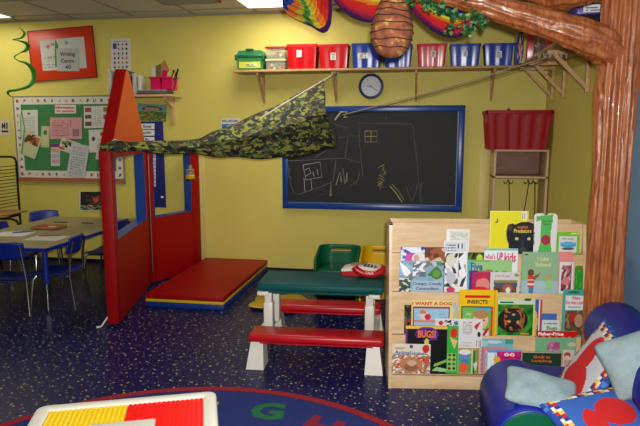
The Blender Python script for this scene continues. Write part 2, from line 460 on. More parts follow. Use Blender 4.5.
gch = mat('faint_chalk', (112, 114, 106), .9); ych = mat('yellow_chalk', (196, 186, 110), .9); dch = mat('smudged_chalk', (78, 80, 76), .9)
ck([(359, 135), (358.5, 123), (385, 123.5), (411, 124), (413, 127), (417, 160), (420, 198)], gch)
ck([(359, 135), (361, 160), (363, 176)], gch)
ck([(337, 138), (350, 136), (360, 136)], mat('green_chalk', (90, 104, 60), .9)); ck([(348, 137), (345, 158)], gch); ck([(334, 124), (348, 128)], gch)
ck([(303, 165), (320, 162), (322, 177), (306, 180), (303, 165)]); ck([(305, 170), (309, 168), (311, 173), (306, 176)]); ck([(313, 172), (314, 177)]); ck([(317, 169), (318, 175)])
ck([(304, 178), (305, 192), (312, 190), (311, 180)]); ck([(288, 163), (289, 178), (291, 177), (290, 182), (294, 193), (297, 195), (320, 187), (333, 182), (334, 170), (336, 160)], gch)
ck([(286, 161), (310, 160), (345, 158), (360, 163)], gch); ck([(313, 192), (322, 188), (330, 192), (318, 196)], dch)
ck([(336, 185), (340, 172), (341, 182), (343, 168), (345, 184), (347, 172), (347, 182)]); ck([(330, 196), (331, 182), (331, 196)])
ck([(350, 186), (358, 180), (360, 172), (356, 184)], gch); ck([(336, 160), (335, 172), (333, 178)], gch); ck([(315, 158), (325, 151), (335, 146)], gch)
ck([(365, 131), (377, 131), (377, 142), (365, 142), (365, 131)], ych); ck([(371, 131), (371, 142)], ych); ck([(365, 136.5), (377, 136.5)], ych)
pts = []
for k in range(26): pts.append((377+hsh(k, 1)*9-k*.02, 164+k*.9+(k % 2)*3))
ck(pts, ych, .002); pts = [(379+hsh(k, 5)*5, 172+k*.85) for k in range(24)]; ck(pts, gch, .002)
ck([(390, 186), (396, 193), (402, 202)], ych, .004); ck([(392, 184), (399, 192), (404, 200)], ych, .002)
ck([(406, 186), (410, 198), (412, 202), (416, 192), (417, 184)], gch); ck([(408, 184), (411, 190), (414, 184), (418, 188), (423, 183)], gch)
ck([(411, 130), (418, 168), (420, 200)], dch); ck([(455, 168), (456, 186), (453, 180)], dch, .0015); ck([(386, 116), (386, 119)], gch)
ck([(421, 184), (421, 204)], gch); ck([(285, 203), (330, 203.8), (380, 204.6), (430, 205.2), (457, 205.6)], dch, .002)
ck([(290, 168), (288, 175), (291, 178)], gch)
for k in range(8): ck([(338+k*14, 200-hsh(k, 2)*3), (341+k*14, 203)], dch, .0015)
mb.build('chalk_drawing', t, smooth=False)

# ================================================================== CLOCK
c = ony(371, 86.3, YW-.02); R = .115
t = thing('wall_clock', (c.x, YW, c.z-R), 'round wall clock with navy rim above the chalkboard', 'clock')
MR = Matrix.Translation((c.x, YW-.001, c.z)) @ Matrix.Rotation(PI/2, 4, 'X')
rim = mat('navy_rim_plastic', (44, 54, 86), .35)
mb = MB(); mb.lathe([(R-.004, 0), (R, .012), (R-.004, .034), (R-.02, .038), (R-.026, .03), (R-.027, .012)], rim, 40, MR); mb.build('rim', t)
mb = MB(); mb.lathe([(R-.026, .010), (R-.026, .016), (.0005, .016)], mat('clock_face', (206, 210, 216), .5), 40, MR); mb.build('face', t, smooth=False)
for k in range(12):
    mb = MB(); a = k*PI/6; mb.tube([MR @ Vector((math.sin(a)*.068, math.cos(a)*.068, .0175)), MR @ Vector((math.sin(a)*.076, math.cos(a)*.076, .0175))], .0022, ink_black, 4); mb.build('hour_mark', t, smooth=False)
for a, l in ((math.radians(278), .045), (math.radians(126), .068)):
    mb = MB(); mb.tube([MR @ Vector((-math.sin(a)*.012, -math.cos(a)*.012, .02)), MR @ Vector((math.sin(a)*l, math.cos(a)*l, .02))], .0024, ink_black, 5); mb.build('hand', t)

# ================================================================== SHELVES AND BRACKETS
def bracket(mb_, M, L=.24, Hh=.26, w=.02):
    # local: arm runs along -y (out of the wall) at the top, leg down the wall
    mb_.box(-w/2, w/2, -L, 0, -.028, 0, pine, .002, M); mb_.box(-w/2, w/2, -.026, 0, -Hh, -.028, pine, .002, M)
    mb_.prism([(-L+.03, -.028), (-L+.065, -.028), (-.026, -Hh+.055), (-.026, -Hh+.02)], -w/2+.002, w/2-.002, pine, M, axis='x')
SZ = 1.862
t = thing('wall_shelf', (-.3, YW, SZ), 'long pine wall shelf carrying red and blue bins above the chalkboard', 'shelf')
sx0 = ony(234, 70, YW-.25).x
mb = MB(); mb.box(sx0, XR-.001, YW-.26, YW-.001, SZ, SZ+.02, pine, .003); mb.build('board', t)
for px in (264, 336, 416, 491):
    mb = MB(); X = ony(px, 95, YW-.01).x; bracket(mb, Matrix.Translation((X, YW-.001, SZ))); mb.build('bracket', t)
t = thing('wall_shelf', (XR, 4.5, SZ), 'pine shelf on the right wall behind the tree branch, held by three pale brackets', 'shelf')
mb = MB(); mb.box(XR-.28, XR-.001, 3.45, YW-.262, SZ, SZ+.02, pine, .003); mb.build('board', t)
pine_pale = mat('pale_pine', (206, 172, 122), .5)
for yy in (5.13, 4.74, 4.1):
    mb = MB(); M = Matrix.Translation((XR-.001, yy, SZ)) @ Matrix.Rotation(-PI/2, 4, 'Z'); bracket(mb, M, .27, .27, .03); mb.build('bracket', t)

# ------------------------------------------------------------------ bins on the back shelf
ST = SZ+.0205
def ribbed_bin(X0, X1, z0, z1, m, lab, label, group, y0=YW-.225, y1=YW-.04, yy=None):
    cx = (X0+X1)/2; w = X1-X0; d = y1-y0; cy = (y0+y1)/2
    t = thing('storage_bin', (cx, cy, z0), label, 'storage bin', group)
    mb = MB(); N = []
    # outline with flat ribs: width tapers down
    def ring(z, k, inset=0.):
        hw = w/2*(k)-inset; hd = d/2*k-inset; pts = []
        nr = 5
        for side in range(4):
            for i in range(nr*2):
                a = i/(nr*2); o = .0035*(1 if (i % 4) in (1, 2) else 0)
                if side == 0: p = (-hw+2*hw*a, -hd-o)
                elif side == 1: p = (hw+o, -hd+2*hd*a)
                elif side == 2: p = (hw-2*hw*a, hd+o)
                else: p = (-hw-o, hd-2*hd*a)
                pts.append(mb.bm.verts.new((cx+p[0], cy+p[1], z)))
        return pts
    hh = z1-z0
    rs = [ring(z0, .84), ring(z0+.01, .86), ring(z0+hh*.88, .955), ring(z0+hh*.88, 1.0), ring(z1, 1.0), ring(z1, .93, 0), ring(z0+.02, .82, 0)]
    mb.face(rs[0][::-1], m); mb.face(rs[-1], m)
    for a, b in zip(rs, rs[1:]):
        for i in range(len(a)): mb.face([a[i], a[(i+1) % len(a)], b[(i+1) % len(a)], b[i]], m)
    mb.build('tub', t, angle=25)
    if lab:
        lx = cx+w*lab[0]; lz = z0+hh*lab[1]; lw, lh = lab[2], lab[3]
        k = .86+.1*(lab[1]); yf = cy-d/2*k-.007
        flat_print('paper_label', [(lx-lw/2, yf, lz-lh/2), (lx+lw/2, yf, lz-lh/2), (lx+lw/2, yf-.003, lz+lh/2), (lx-lw/2, yf-.003, lz+lh/2)],
                   painter(W_, [('l', .2, .15, .8, .85, (60, 60, 60), 4)], lab[4]), '', '', 10, 10, parent=t)
    return t
yF = YW-.225
def bz(px0, px1, py0, py1): return ony(px0, py1, yF).x, ony(px1, py1, yF).x, ony((px0+px1)/2, py0, yF).z
G_ = 'ribbed bins on the long wall shelf'
for (a, b_, tp, m, lab, lb) in [
    (286, 317.5, 44, bin_red, (-.08, .62, .045, .06, 1), 'red ribbed bin directly right of the two stacked lunch boxes'),
    (317.5, 349, 44, bin_red, (0, .5, .045, .06, 2), 'red ribbed bin beside the first blue bin on the shelf'),
    (350.5, 381, 43, bin_blue, (-.1, .5, .09, .045, 3), 'blue ribbed bin with a wide silver label, above the clock'),
    (383, 412.5, 44, bin_blue, None, 'blue ribbed bin partly hidden behind the hanging beehive'),
    (416, 447, 43.5, bin_red, (.05, .55, .04, .05, 4), 'red ribbed bin standing between blue bins, right of the beehive'),
    (449, 481, 43.5, bin_blue, (0, .55, .035, .045, 5), 'blue ribbed bin with a small white label beside the lone red bin'),
    (483, 514, 43, bin_blue, (0, .5, .045, .055, 6), 'blue ribbed bin at the right end of the back shelf')]:
    X0, X1, zt = bz(a, b_, tp, 69)
    ribbed_bin(X0+.006, X1-.006, ST, max(zt, ST+.15), m, lab, lb, G_)
# things poking out of bins
mb = MB(); c = ony(373, 44, YW-.12); mb.prism([(c.x-.09, c.z-.02), (c.x+.04, c.z+.012), (c.x+.09, c.z+.03), (c.x+.09, c.z-.02)], YW-.15, YW-.13, green_pl, axis='y')
# green box
X0, X1, zt = bz(235, 264.5, 47, 69)
t = thing('lidded_box', ((X0+X1)/2, YW-.13, ST), 'green lidded plastic box at the left end of the back shelf', 'box')
mb = MB(); cx = (X0+X1)/2; w = X1-X0
mb.prism([(X0+.02, ST), (X1-.02, ST), (X1-.008, ST+.115), (X0+.008, ST+.115)], YW-.21, YW-.05, green_clear, axis='y'); mb.build('tub', t, smooth=False)
mb = MB(); mb.box(X0, X1, YW-.222, YW-.04, ST+.115, ST+.135, green_pl, .006); mb.prism([(X0+.006, ST+.135), (X1-.006, ST+.135), (X1-.035, ST+.175), (X0+.035, ST+.175)], YW-.21, YW-.05, mat('pale_green_plastic', (50, 120, 78), .3), axis='y')
mb.box(cx-.035, cx+.035, YW-.226, YW-.2, ST+.175, ST+.19, green_pl, .004); mb.build('lid', t)
for xx in (X0+.012, X1-.012):
    mb = MB(); mb.box(xx-.012, xx+.012, YW-.23, YW-.205, ST+.09, ST+.14, green_pl, .003); mb.build('clasp', t)
flat_print('paper_label', [(X0+.035, YW-.2115, ST+.02), (X1-.04, YW-.2115, ST+.02), (X1-.04, YW-.2115, ST+.075), (X0+.035, YW-.2115, ST+.075)], painter((188, 190, 60), [('r', .3, .2, .8, .8, (190, 210, 160)), ('l', .35, .3, .75, .7, (60, 60, 60), 2)]), '', '', 12, 8, parent=t)
# stacked lunch boxes
X0, X1, zt = bz(265, 286, 45, 69); X1 -= .004
for k, (z0, h, mm, lid, lb) in enumerate([(ST, .095, clearpl, mat('cream_lid_plastic', (190, 186, 140), .4), 'clear lunch box with cream lid, lower of the stacked pair'),
                                   (ST+.0955, .11, clearpl, bin_red, 'clear lunch box with red lid, upper of the stacked pair')]):
    t = thing('lunch_box', ((X0+X1)/2, YW-.13, z0), lb, 'lunch box', 'lunch boxes stacked on the shelf')
    mb = MB(); mb.prism([(X0+.012, z0), (X1-.012, z0), (X1-.006, z0+h-.018), (X0+.006, z0+h-.018)], YW-.21, YW-.06, mm, axis='y'); mb.build('tub', t, smooth=False)
    mb = MB(); mb.box(X0, X1, YW-.216, YW-.05, z0+h-.018, z0+h, lid, .004); mb.build('lid', t)
    mb = MB()
    for q in range(12):
        xx = X0+.025+(X1-X0-.05)*hsh(q, k); zz = z0+.008+(h-.05)*hsh(q, k, 3)*.75
        mb.box(xx-.014, xx+.014, YW-.195+.02*(q % 3), YW-.18+.02*(q % 3), zz, zz+.025, [bin_red, white_pl, leafs[2], tan_wood][(q+k) % 4], .003)
    mb.build('contents', t)

# items on the right-wall shelf
def rs(px, py, x): return onx(px, py, x)
t = flat = None
y0 = onx(518, 62, .80).y
mb = MB(); mb.box(.752, .80, 5.04, 5.19, ST, ST+.25, bin_blue, .003)
P = [(.752, 5.038, ST), (.80, 5.038, ST), (.80, 5.038, ST+.25), (.752, 5.038, ST+.25)]
o = tag(mb.build('cardboard_box', W=Vector((.776, 5.11, ST))), 'small blue box printed with red and white patches in the shelf corner', 'box')
flat_print('printed_front', P, painter((40, 60, 130), [('n', 0, 0, 1, 1, [(40, 60, 130), (190, 50, 50), (200, 190, 180), (70, 30, 50)], 5)], 3), '', '', 14, 18, parent=o)
mb = MB(); mb.box(.80, 1.0, 4.86, 4.9, ST, ST+.24, bin_red, .003)
tag(mb.build('ring_binder', W=Vector((.9, 4.88, ST))), 'red binder standing upright beside the glass jar on the right shelf', 'binder')
for (yy, rr, hh, lb) in ((4.74, .045, .2, 'tall glass jar beside the red binder on the right shelf'), (4.6, .05, .18, 'wider glass jar between the tall jar and the red tub on the right shelf')):
    t = thing('glass_jar', (.87, yy, ST), lb, 'jar', 'glass jars on the right shelf')
    M = Matrix.Translation((.87, yy, ST))
    mb = MB(); mb.lathe([(rr*.9, 0), (rr, .01), (rr, hh*.75), (rr*.75, hh*.86), (rr*.75, hh*.9)], glass, 20, M); mb.build('jar_body', t)
    mb = MB(); mb.lathe([(rr*.8, hh*.9), (rr*.8, hh), (rr*.5, hh+.004)], mat('jar_lid_grey', (90, 110, 110), .4), 20, M); mb.build('lid', t)
mb = MB(); M = Matrix.Translation((.9, 4.38, ST)); mb.lathe([(.05, 0), (.065, .11), (.07, .115), (.07, .13), (.01, .135)], bin_red, 20, M)
tag(mb.build('plastic_tub', W=Vector((.9, 4.38, ST))), 'small red tub peeking under the branch on the right shelf', 'tub')
mb = MB(); mb.box(.84, 1.04, 3.55, 3.8, ST, ST+.1, blackp, .004)
tag(mb.build('game_box', W=Vector((.94, 3.68, ST))), 'dark game box under the purple box on the right shelf', 'box')
t = thing('game_box', (.94, 3.68, ST+.1005), 'purple game box with white label glimpsed between the branches', 'box')
mb = MB(); mb.box(.84, 1.04, 3.55, 3.8, ST+.1005, ST+.16, mat('purple_card', (74, 40, 150), .4), .003); mb.build('box_body', t)
flat_print('paper_label', [(.87, 3.549, ST+.11), (1.02, 3.549, ST+.11), (1.02, 3.549, ST+.15), (.87, 3.549, ST+.15)], painter(W_, [('l', .1, .2, .9, .8, (90, 90, 110), 2)]), '', '', 12, 6, parent=t)

# ================================================================== TREE
def nz(a, b): return math.sin(a*3.1+b*1.7)*.5+math.sin(a*7.3-b*2.9+1.3)*.3+math.sin(b*5.1+a)*.2
TX, TY = .905, 2.99
t = thing('artificial_tree', (TX, TY, 0), 'glossy brown sculpted tree with trunk against the right wall and long branches', 'tree')
mb = MB()
def trunkP(u, v):
    z = v*ZC*.9995; a = u*2*PI
    r = .079+.008*min(1, max(0, (z-1.2)/.6))+.004*max(0, 1-z/.12)
    r += .007*math.sin(a*15+nz(a, z*1.2)*1.6)+.004*nz(a*2, z*3)
    # knot on the side facing left
    da = (a-PI*1.12+PI) % (2*PI)-PI; dz = (z-1.5)
    r += .022*math.exp(-(da/.5)**2-(dz/.09)**2)-.03*math.exp(-(da/.25)**2-(dz/.04)**2)
    return Vector((min(TX+r*math.cos(a), XR-.002), TY+r*math.sin(a), z))
mb.grid(96, 150, trunkP, bark, wrapu=True); mb.build('trunk', t, angle=80)
def branch(pts, rad, name='branch'):
    # smooth through the points
    P = [Vector(p) for p in pts]; N = 60; out = []; rr = []
    for i in range(N+1):
        s = i/N*(len(P)-1); k = min(int(s), len(P)-2); f = s-k
        p0 = P[max(k-1, 0)]; p1 = P[k]; p2 = P[k+1]; p3 = P[min(k+2, len(P)-1)]
        out.append(.5*((2*p1)+(p2-p0)*f+(2*p0-5*p1+4*p2-p3)*f*f+(3*p1-p0-3*p2+p3)*f**3)); rr.append(rad[k]*(1-f)+rad[k+1]*f)
    mb = MB(); rings = []; up = Vector((0, 0, 1))
    for i in range(N+1):
        tt = (out[min(i+1, N)]-out[max(i-1, 0)]).normalized(); a = tt.cross(up).normalized(); u2 = a.cross(tt)
        rings.append([mb.bm.verts.new(out[i]+(a*math.cos(w)+u2*math.sin(w))*(rr[i]*(1+.07*math.sin(w*11+nz(w, i*.15)*2)+.06*nz(w*2, i*.3)))) for w in [2*PI*k/48 for k in range(48)]])
    for A, B in zip(rings, rings[1:]):
        for k in range(48): mb.face([A[k], A[(k+1) % 48], B[(k+1) % 48], B[k]], bark)
    mb.face(rings[0][::-1], bark); mb.face(rings[-1], bark)
    mb.build(name, t, angle=80)
BY = 2.93
branch([ony(620, 62, TY), ony(603, 46, 2.96), ony(580, 35, BY), ony(548, 24, BY), ony(508, 12, BY), ony(470, 0, BY), ony(430, -12, BY-.02), ony(385, -32, BY-.05)], [.055, .082, .072, .064, .056, .052, .05, .042])
branch([ony(625, -25, TY), ony(603, -18, 3.02), ony(578, -10, 3.07), ony(552, -8, 3.12), ony(520, -18, 3.2), ony(460, -40, 3.28)], [.06, .07, .075, .075, .06, .03])
# small pale mark tape on the trunk
# ivy
def leaf(mb_, p, d, s, m):
    d = Vector(d).normalized(); a = d.cross(Vector((hsh(p.x*99, p.z*77)-.5, 1, hsh(p.z*55, 3)-.5))).normalized(); n = d.cross(a)
    q = [p, p+d*s*.35+a*s*.38, p+d*s*.7+a*s*.25-n*s*.08, p+d*s*1.0, p+d*s*.7-a*s*.25-n*s*.08, p+d*s*.35-a*s*.38]
    V = [mb_.bm.verts.new(x) for x in q]; c = mb_.bm.verts.new(p+d*s*.5+n*s*.12)
    for i in range(6): mb_.face([V[i], V[(i+1) % 6], c], m)
t2 = thing('ivy_garland', ony(455, 8, 2.93), 'green artificial ivy garland trailing from the thick branch beside the beehive', 'ivy')
mb = MB(); st = MB()
strands = [((440, -6), (436, 5), (448, 14), (462, 20), (470, 30)), ((470, 2), (476, 12), (474, 22), (466, 34)), ((430, -4), (425, 2), (432, 6), (445, 10)), ((455, 0), (458, 14), (452, 26), (448, 32)), ((480, 0), (484, 10), (486, 17), (480, 22)), ((462, -3), (468, 8), (478, 16), (483, 24)), ((408, -8), (413, 0), (424, 4), (440, 5))]
rnd = random.Random(3)
for sd in strands:
    P = [ony(x, y, 2.92+rnd.uniform(-.02, .02)) for x, y in sd]; st.tube(P, .002, leafs[1], 5)
    for a, b_ in zip(P, P[1:]):
        for k in range(9):
            p = a.lerp(b_, rnd.random())+Vector((rnd.uniform(-.02, .02), rnd.uniform(-.03, .02), rnd.uniform(-.02, .02)))
            leaf(mb, p, (rnd.uniform(-1, 1), rnd.uniform(-.8, .2), rnd.uniform(-1, .5)), rnd.uniform(.018, .034), leafs[rnd.choice([0, 0, 1, 2])])
st.build('stems', t2); o = mb.build('leaves', t2, smooth=False); o['kind'] = 'stuff'

# ================================================================== BEEHIVE
hc = ony(390.5, 30, 2.97); W = Vector((hc.x, 2.97, ony(390, 58, 2.97).z))
t = thing('beehive_ornament', W, 'brown papier mache beehive with dark bands hanging from the branch', 'beehive')
M = Matrix.Translation(W) @ Matrix.Rotation(.06, 4, 'Y')
prof = [(.004, 0), (.033, .002), (.058, .014), (.081, .04), (.098, .075), (.104, .11), (.102, .145), (.094, .185), (.08, .23), (.065, .275), (.05, .31), (.02, .335), (.004, .34)]
mb = MB(); mb.lathe(prof, hive_m, 36, M); mb.build('hive_body', t, sub=1, angle=80)
mb = MB()
def hr(z):
    for (r0, z0), (r1, z1) in zip(prof, prof[1:]):
        if z0 <= z <= z1: return r0+(r1-r0)*(z-z0)/(z1-z0)
    return .01
for k in range(8):
    zb = .05+k*.034; pts = []
    for i in range(30):
        a = i*2*PI/30; z = zb+.006*math.sin(a*1+k)+.003*math.sin(a*5+k*2); r_ = hr(z)+.0005; pts.append(M @ Vector((r_*math.cos(a), r_*math.sin(a), z)))
    mb.tube(pts, .0028, mat('dark_hive_band', (58, 40, 40), .9), 5, closed=True)
mb.build('band', t)
mb = MB(); a = M @ Vector((0, 0, .338)); mb.tube([a, Vector((a.x-.003, 2.97, 2.21))], .002, dark_rope, 5); mb.build('cord', t)

# ================================================================== RAINBOW CLOTHS
RB = [(70, 14, 92), (140, 12, 60), (176, 14, 34), (190, 16, 30), (214, 42, 20), (226, 130, 20), (196, 186, 40), (40, 130, 60), (24, 70, 160), (20, 40, 120), (24, 60, 150)]
def swag(px, Y, label, order=RB, belly=.07, fold=.01, name='rainbow_cloth', side=None):
    """px: columns of (x_bottom,y_bottom,x_top,y_top) in picture points on the plane y=Y"""
    mb = MB(); n = len(px)-1
    def S(u):
        s = u*n; k = min(int(s), n-1); f = s-k; f2 = f
        a, b_ = px[k], px[k+1]; return [a[i]*(1-f2)+b_[i]*f2 for i in range(4)]
    def P(u, v):
        s = S(u); b0 = ony(s[0], s[1], Y); t0 = ony(s[2], s[3], Y); p = b0.lerp(t0, v)
        p.y += -belly*math.sin(v*PI*.9+.2)*math.sin(u*PI)+fold*math.sin(v*26+u*5)+fold*.5*math.sin(u*20+v*3)
        p.z = min(p.z, ZC-.003); return p
    def C(u, v):
        if side:
            if v < .1 and u < .6: return order[0]
            k = (u*1.05+v*.25-.08+.02*math.sin(v*14))*len(side); return side[max(0, min(len(side)-1, int(k)))]
        k = (v*1.75+.02*math.sin(u*12))*len(order); return order[max(0, min(len(order)-1, int(k)))]
    mb.grid(50, 44, P, INKF, C)
    o = mb.build(name, W=ony(px[n//2][0], px[n//2][1], Y), angle=180, solid=.003)
    for uu in (.03, .97):
        q = P(uu, .97); cb = MB(); cb.tube([q, Vector((q.x, q.y, ZC-.001))], .0015, dark_rope, 5); cb.build('cord', parent=o)
    return tag(o, label, 'cloth', 'rainbow cloths draped from the ceiling')
def curve(pts, N=14):
    out = []; n = len(pts)-1
    for i in range(N+1):
        s = i/N*n; k = min(int(s), n-1); f = s-k; p0 = pts[max(k-1, 0)]; p1 = pts[k]; p2 = pts[k+1]; p3 = pts[min(k+2, n)]
        out.append(tuple(.5*((2*p1[j])+(p2[j]-p0[j])*f+(2*p0[j]-5*p1[j]+4*p2[j]-p3[j])*f*f+(3*p1[j]-p0[j]-3*p2[j]+p3[j])*f**3) for j in range(4)))
    return out
swag(curve([(330, -30, 298, -44), (332, 0, 302, -24), (331, 24, 304, -8), (323, 33, 301, -2), (312, 27, 297, -4), (296, 20, 292, -8), (284, 8, 288, -20), (282, -30, 286, -44)]), 3.3,
     'rainbow cloth bunch hanging at the left, near the ceiling light', side=[(120, 14, 70), (190, 16, 30), (206, 40, 20), (214, 120, 20), (190, 180, 40), (60, 130, 50), (190, 170, 40), (206, 110, 30), (24, 60, 150), (20, 40, 120)], fold=.016)
swag(curve([(322, -30, 350, -60), (331, -4, 352, -48), (342, 10, 356, -42), (355, 19, 366, -40), (372, 23, 378, -40), (388, 18, 388, -42), (402, 4, 396, -50), (412, -30, 402, -70)]), 3.35,
     'rainbow cloth swag sagging behind the beehive')
swag(curve([(396, -20, 418, -50), (408, 6, 426, -30), (424, 24, 436, -18), (440, 35, 446, -12), (456, 38, 456, -10), (470, 30, 462, -14), (482, 12, 468, -30), (490, -20, 474, -50)]), 3.3,
     'rainbow cloth swag sagging behind the ivy garland, red and purple at its hem')

# ================================================================== ROPES AND CAMOUFLAGE AWNING
t = thing('camouflage_awning', (-1.3, 4.4, 1.1), 'camouflage cloth stretched from the red panel to the wall shelf bracket', 'awning')
cols = [(101, 143.5, 102, 151, 3.56, 3.56), (114, 141.5, 115, 151, 3.6, 3.6), (132, 141.5, 132, 151.5, 3.85, 3.84), (165, 141.5, 165, 153, 4.05, 4.0), (200, 138.5, 198, 154.5, 4.25, 4.15), (225, 127, 222, 157, 4.4, 4.25),
        (250, 117.5, 248, 158, 4.55, 4.33), (275, 106, 272, 158.5, 4.7, 4.42), (300, 93.5, 296, 156.5, 4.82, 4.5), (325, 81, 337, 147, 4.95, 4.62)]
def camoP(u, v):
    s = u*(len(cols)-1); k = min(int(s), len(cols)-2); f = s-k; a, b_ = cols[k], cols[k+1]; c = [a[i]*(1-f)+b_[i]*f for i in range(6)]
    top = ony(c[0], c[1], c[4]); bot = ony(c[2], c[3], c[5]); p = bot.lerp(top, v); L = (top-bot).length
    p.y -= .38*L*(1-abs(2*v-1))**.85; p.y += .006*math.sin(u*40+v*16)+.008*math.sin(v*22+u*10)*min(1, L*3)
    p.z += .006*math.sin(u*33+v*4)
    return p
mb = MB(); mb.grid(120, 30, camoP, camo); mb.build('cloth', t, angle=180, solid=.003)
mb = MB(); mb.tube([camoP(i/80, 0) for i in range(81)], .0035, mat('dark_binding', (24, 24, 18), .9), 6); mb.build('bottom_hem', t)
mb = MB(); mb.tube([camoP(i/80, 1) for i in range(81)], .003, mat('dark_binding', (24, 24, 18), .9), 6); mb.build('top_hem', t)
mb = MB(); mb.tube([ony(260, 118.5, 4.36), ony(297, 96, 4.62), ony(331, 76, 4.95)], .0055, mat('pale_stick', (206, 200, 176), .5), 8)
o = mb.build('awning_pole', W=ony(260, 118, 4.3)); tag(o, 'thin pale stick lying across the camouflage cloth up to the shelf bracket', 'pole')
mb = MB(); mb.tube([ony(324, 82, 4.93), ony(332, 74.5, 5.08), ony(336, 71.5, 5.16)], .004, rope_m, 6)
mb.tube([ony(332, 74, 5.12), ony(340, 72, 5.14), ony(336, 79, 5.12)], .003, rope_m, 6); mb.build('tie_cord', t)
rope_end = Vector((.82, 4.1, SZ-.05))
rp = ony(342, 115, 4.62)
t = thing('rope', rp, 'long rope running from the camouflage cloth to the right wall shelf', 'rope')
def sag(a, b_, s, n=20): return [a.lerp(b_, i/n)-Vector((0, 0, s*4*(i/n)*(1-i/n))) for i in range(n+1)]
mb = MB(); mb.tube(sag(rp, rope_end+Vector((0, 0, .012)), .01), .0028, rope_m, 6); mb.build('pale_strand', t)
mb = MB(); mb.tube(sag(rp-Vector((0, 0, .006)), rope_end-Vector((0.02, 0, .016)), .018), .0028, dark_rope, 6); mb.build('dark_strand', t)
mb = MB(); q = ony(335, 120, 4.6); mb.tube([ony(337, 147, 4.6), ony(338, 135, 4.58), ony(335, 124, 4.6), ony(338, 118, 4.61), rp], .006, dark_rope, 7)
mb.tube([q, ony(341, 112, 4.6), ony(347, 112, 4.62), ony(344, 118, 4.62), ony(348, 117, 4.62)], .0075, rope_m, 7); mb.build('knot', t)
mb = MB(); pts = []
for i in range(60):
    a = i*.62; pts.append(rope_end+Vector((-.1+.2*i/60, -.03+.022*math.cos(a), .012+.02*math.sin(a))))
mb.tube(pts, .0035, rope_m, 6); mb.build('coil', t)

# ================================================================== RED FOLDING PLAYHOUSE PANELS
HA = Vector((-2.30, 4.70, 0)); A0 = Vector((-2.03, 3.62, 0))      # near corner, hinge
Hp = 1.215
t = thing('playhouse_screen', (-2.2, 4.4, 0), 'red folding playhouse screen with blue window openings and an orange gable', 'play screen')
def panel(name, O, E_, x0, x1, win, thick, gable=False):
    d = (E_-O); L = d.length; M = frame(O, d, (0, 0, 1))     # local x along the panel, y into the left/back, z up
    mb = MB(); zb = .016
    wx0, wx1, wz0, wz1 = win
    def bx(a, b_, c, e, m, y0=0, y1=thick, bv=.006): mb.box(a, b_, y0, y1, c, e, m, bv, M)
    bx(0, wx0, zb, Hp, red_vinyl); bx(wx1, L, zb, Hp, red_vinyl); bx(wx0, wx1, zb, wz0, red_vinyl, bv=0); bx(wx0, wx1, wz1, Hp, red_vinyl, bv=0)
    mb.build(name, t)
    mb = MB(); e = .006
    mb.box(wx0, wx0+e, -.002, thick+.002, wz0, wz1, dark_blue_frame, 0, M); mb.box(wx1-e, wx1, -.002, thick+.002, wz0, wz1, dark_blue_frame, 0, M)
    mb.box(wx0, wx1, -.002, thick+.002, wz0, wz0+e, dark_blue_frame, 0, M); mb.box(wx0, wx1, -.002, thick+.002, wz1-e, wz1, dark_blue_frame, 0, M)
    mb.build('window_reveal', t, smooth=False)
    if gable:
        mb = MB(); mid = L/2; G = .58
        V = [(0.02, Hp), (L-.02, Hp), (mid, Hp+G)]
        mb.prism([V[0], V[1], (mid+.035, Hp+G), (mid-.035, Hp+G)], 0, thick, red_vinyl, M, axis='y'); mb.build('gable_edge', t, smooth=False)
        mb = MB(); mb.prism([(.03, Hp+.004), (L-.03, Hp+.004), (mid+.03, Hp+G-.006), (mid-.03, Hp+G-.006)], -.003, 0, orange_v, M, axis='y'); mb.build('gable_face', t, smooth=False)
    for fx in (.06, L-.06):
        mb = MB(); mb.box(fx-.012, fx+.012, thick/2-.02, thick/2+.02, .008, .018, blackp, .003, M)
        mb.lathe([(.0065, -.012), (.0075, 0), (.0065, .012)], blackp, 12, M @ Matrix.Translation((fx, thick/2, .008)) @ Matrix.Rotation(PI/2, 4, 'Y')); mb.build('caster', t)
    return M, L
th = .078
MA, LA = panel('front_panel', A0, HA, 0, 1, (.08, .99, .60, 1.165), th, True)
B1 = Vector((-2.09, 5.36, 0)); dB = (B1-HA).normalized(); BO = HA+dB*.015
MBm, LB = panel('rear_panel', BO, B1, 0, 1, (.05, .55, .585, 1.15), .08)
mb = MB(); mb.tube([HA+Vector((.012, 0, .12)), HA+Vector((.012, 0, Hp-.05))], .006, mat('hinge_steel', (110, 96, 80), .4, metal=.8), 8); mb.build('hinge', t)
mb = MB(); f = A0+Vector((-.06, -.01, 0)); mb.tube([f+Vector((0, .03, .1)), f+Vector((-.05, -.03, .008)), f+Vector((-.075, -.05, .006))], [.007, .006, .01], white_pl, 8); mb.build('prop_foot', t)
mb = MB(); mb.tube([ony(101.5, 149, 3.57), ony(114, 139.5, 3.6), ony(132, 144, 4.0)], .003, mat('white_cord', (210, 205, 200), .8), 6)
tag(mb.build('cord', W=ony(110, 149, 3.6)), 'white cord looped over the red panel corner at the end of the camouflage cloth', 'cord')
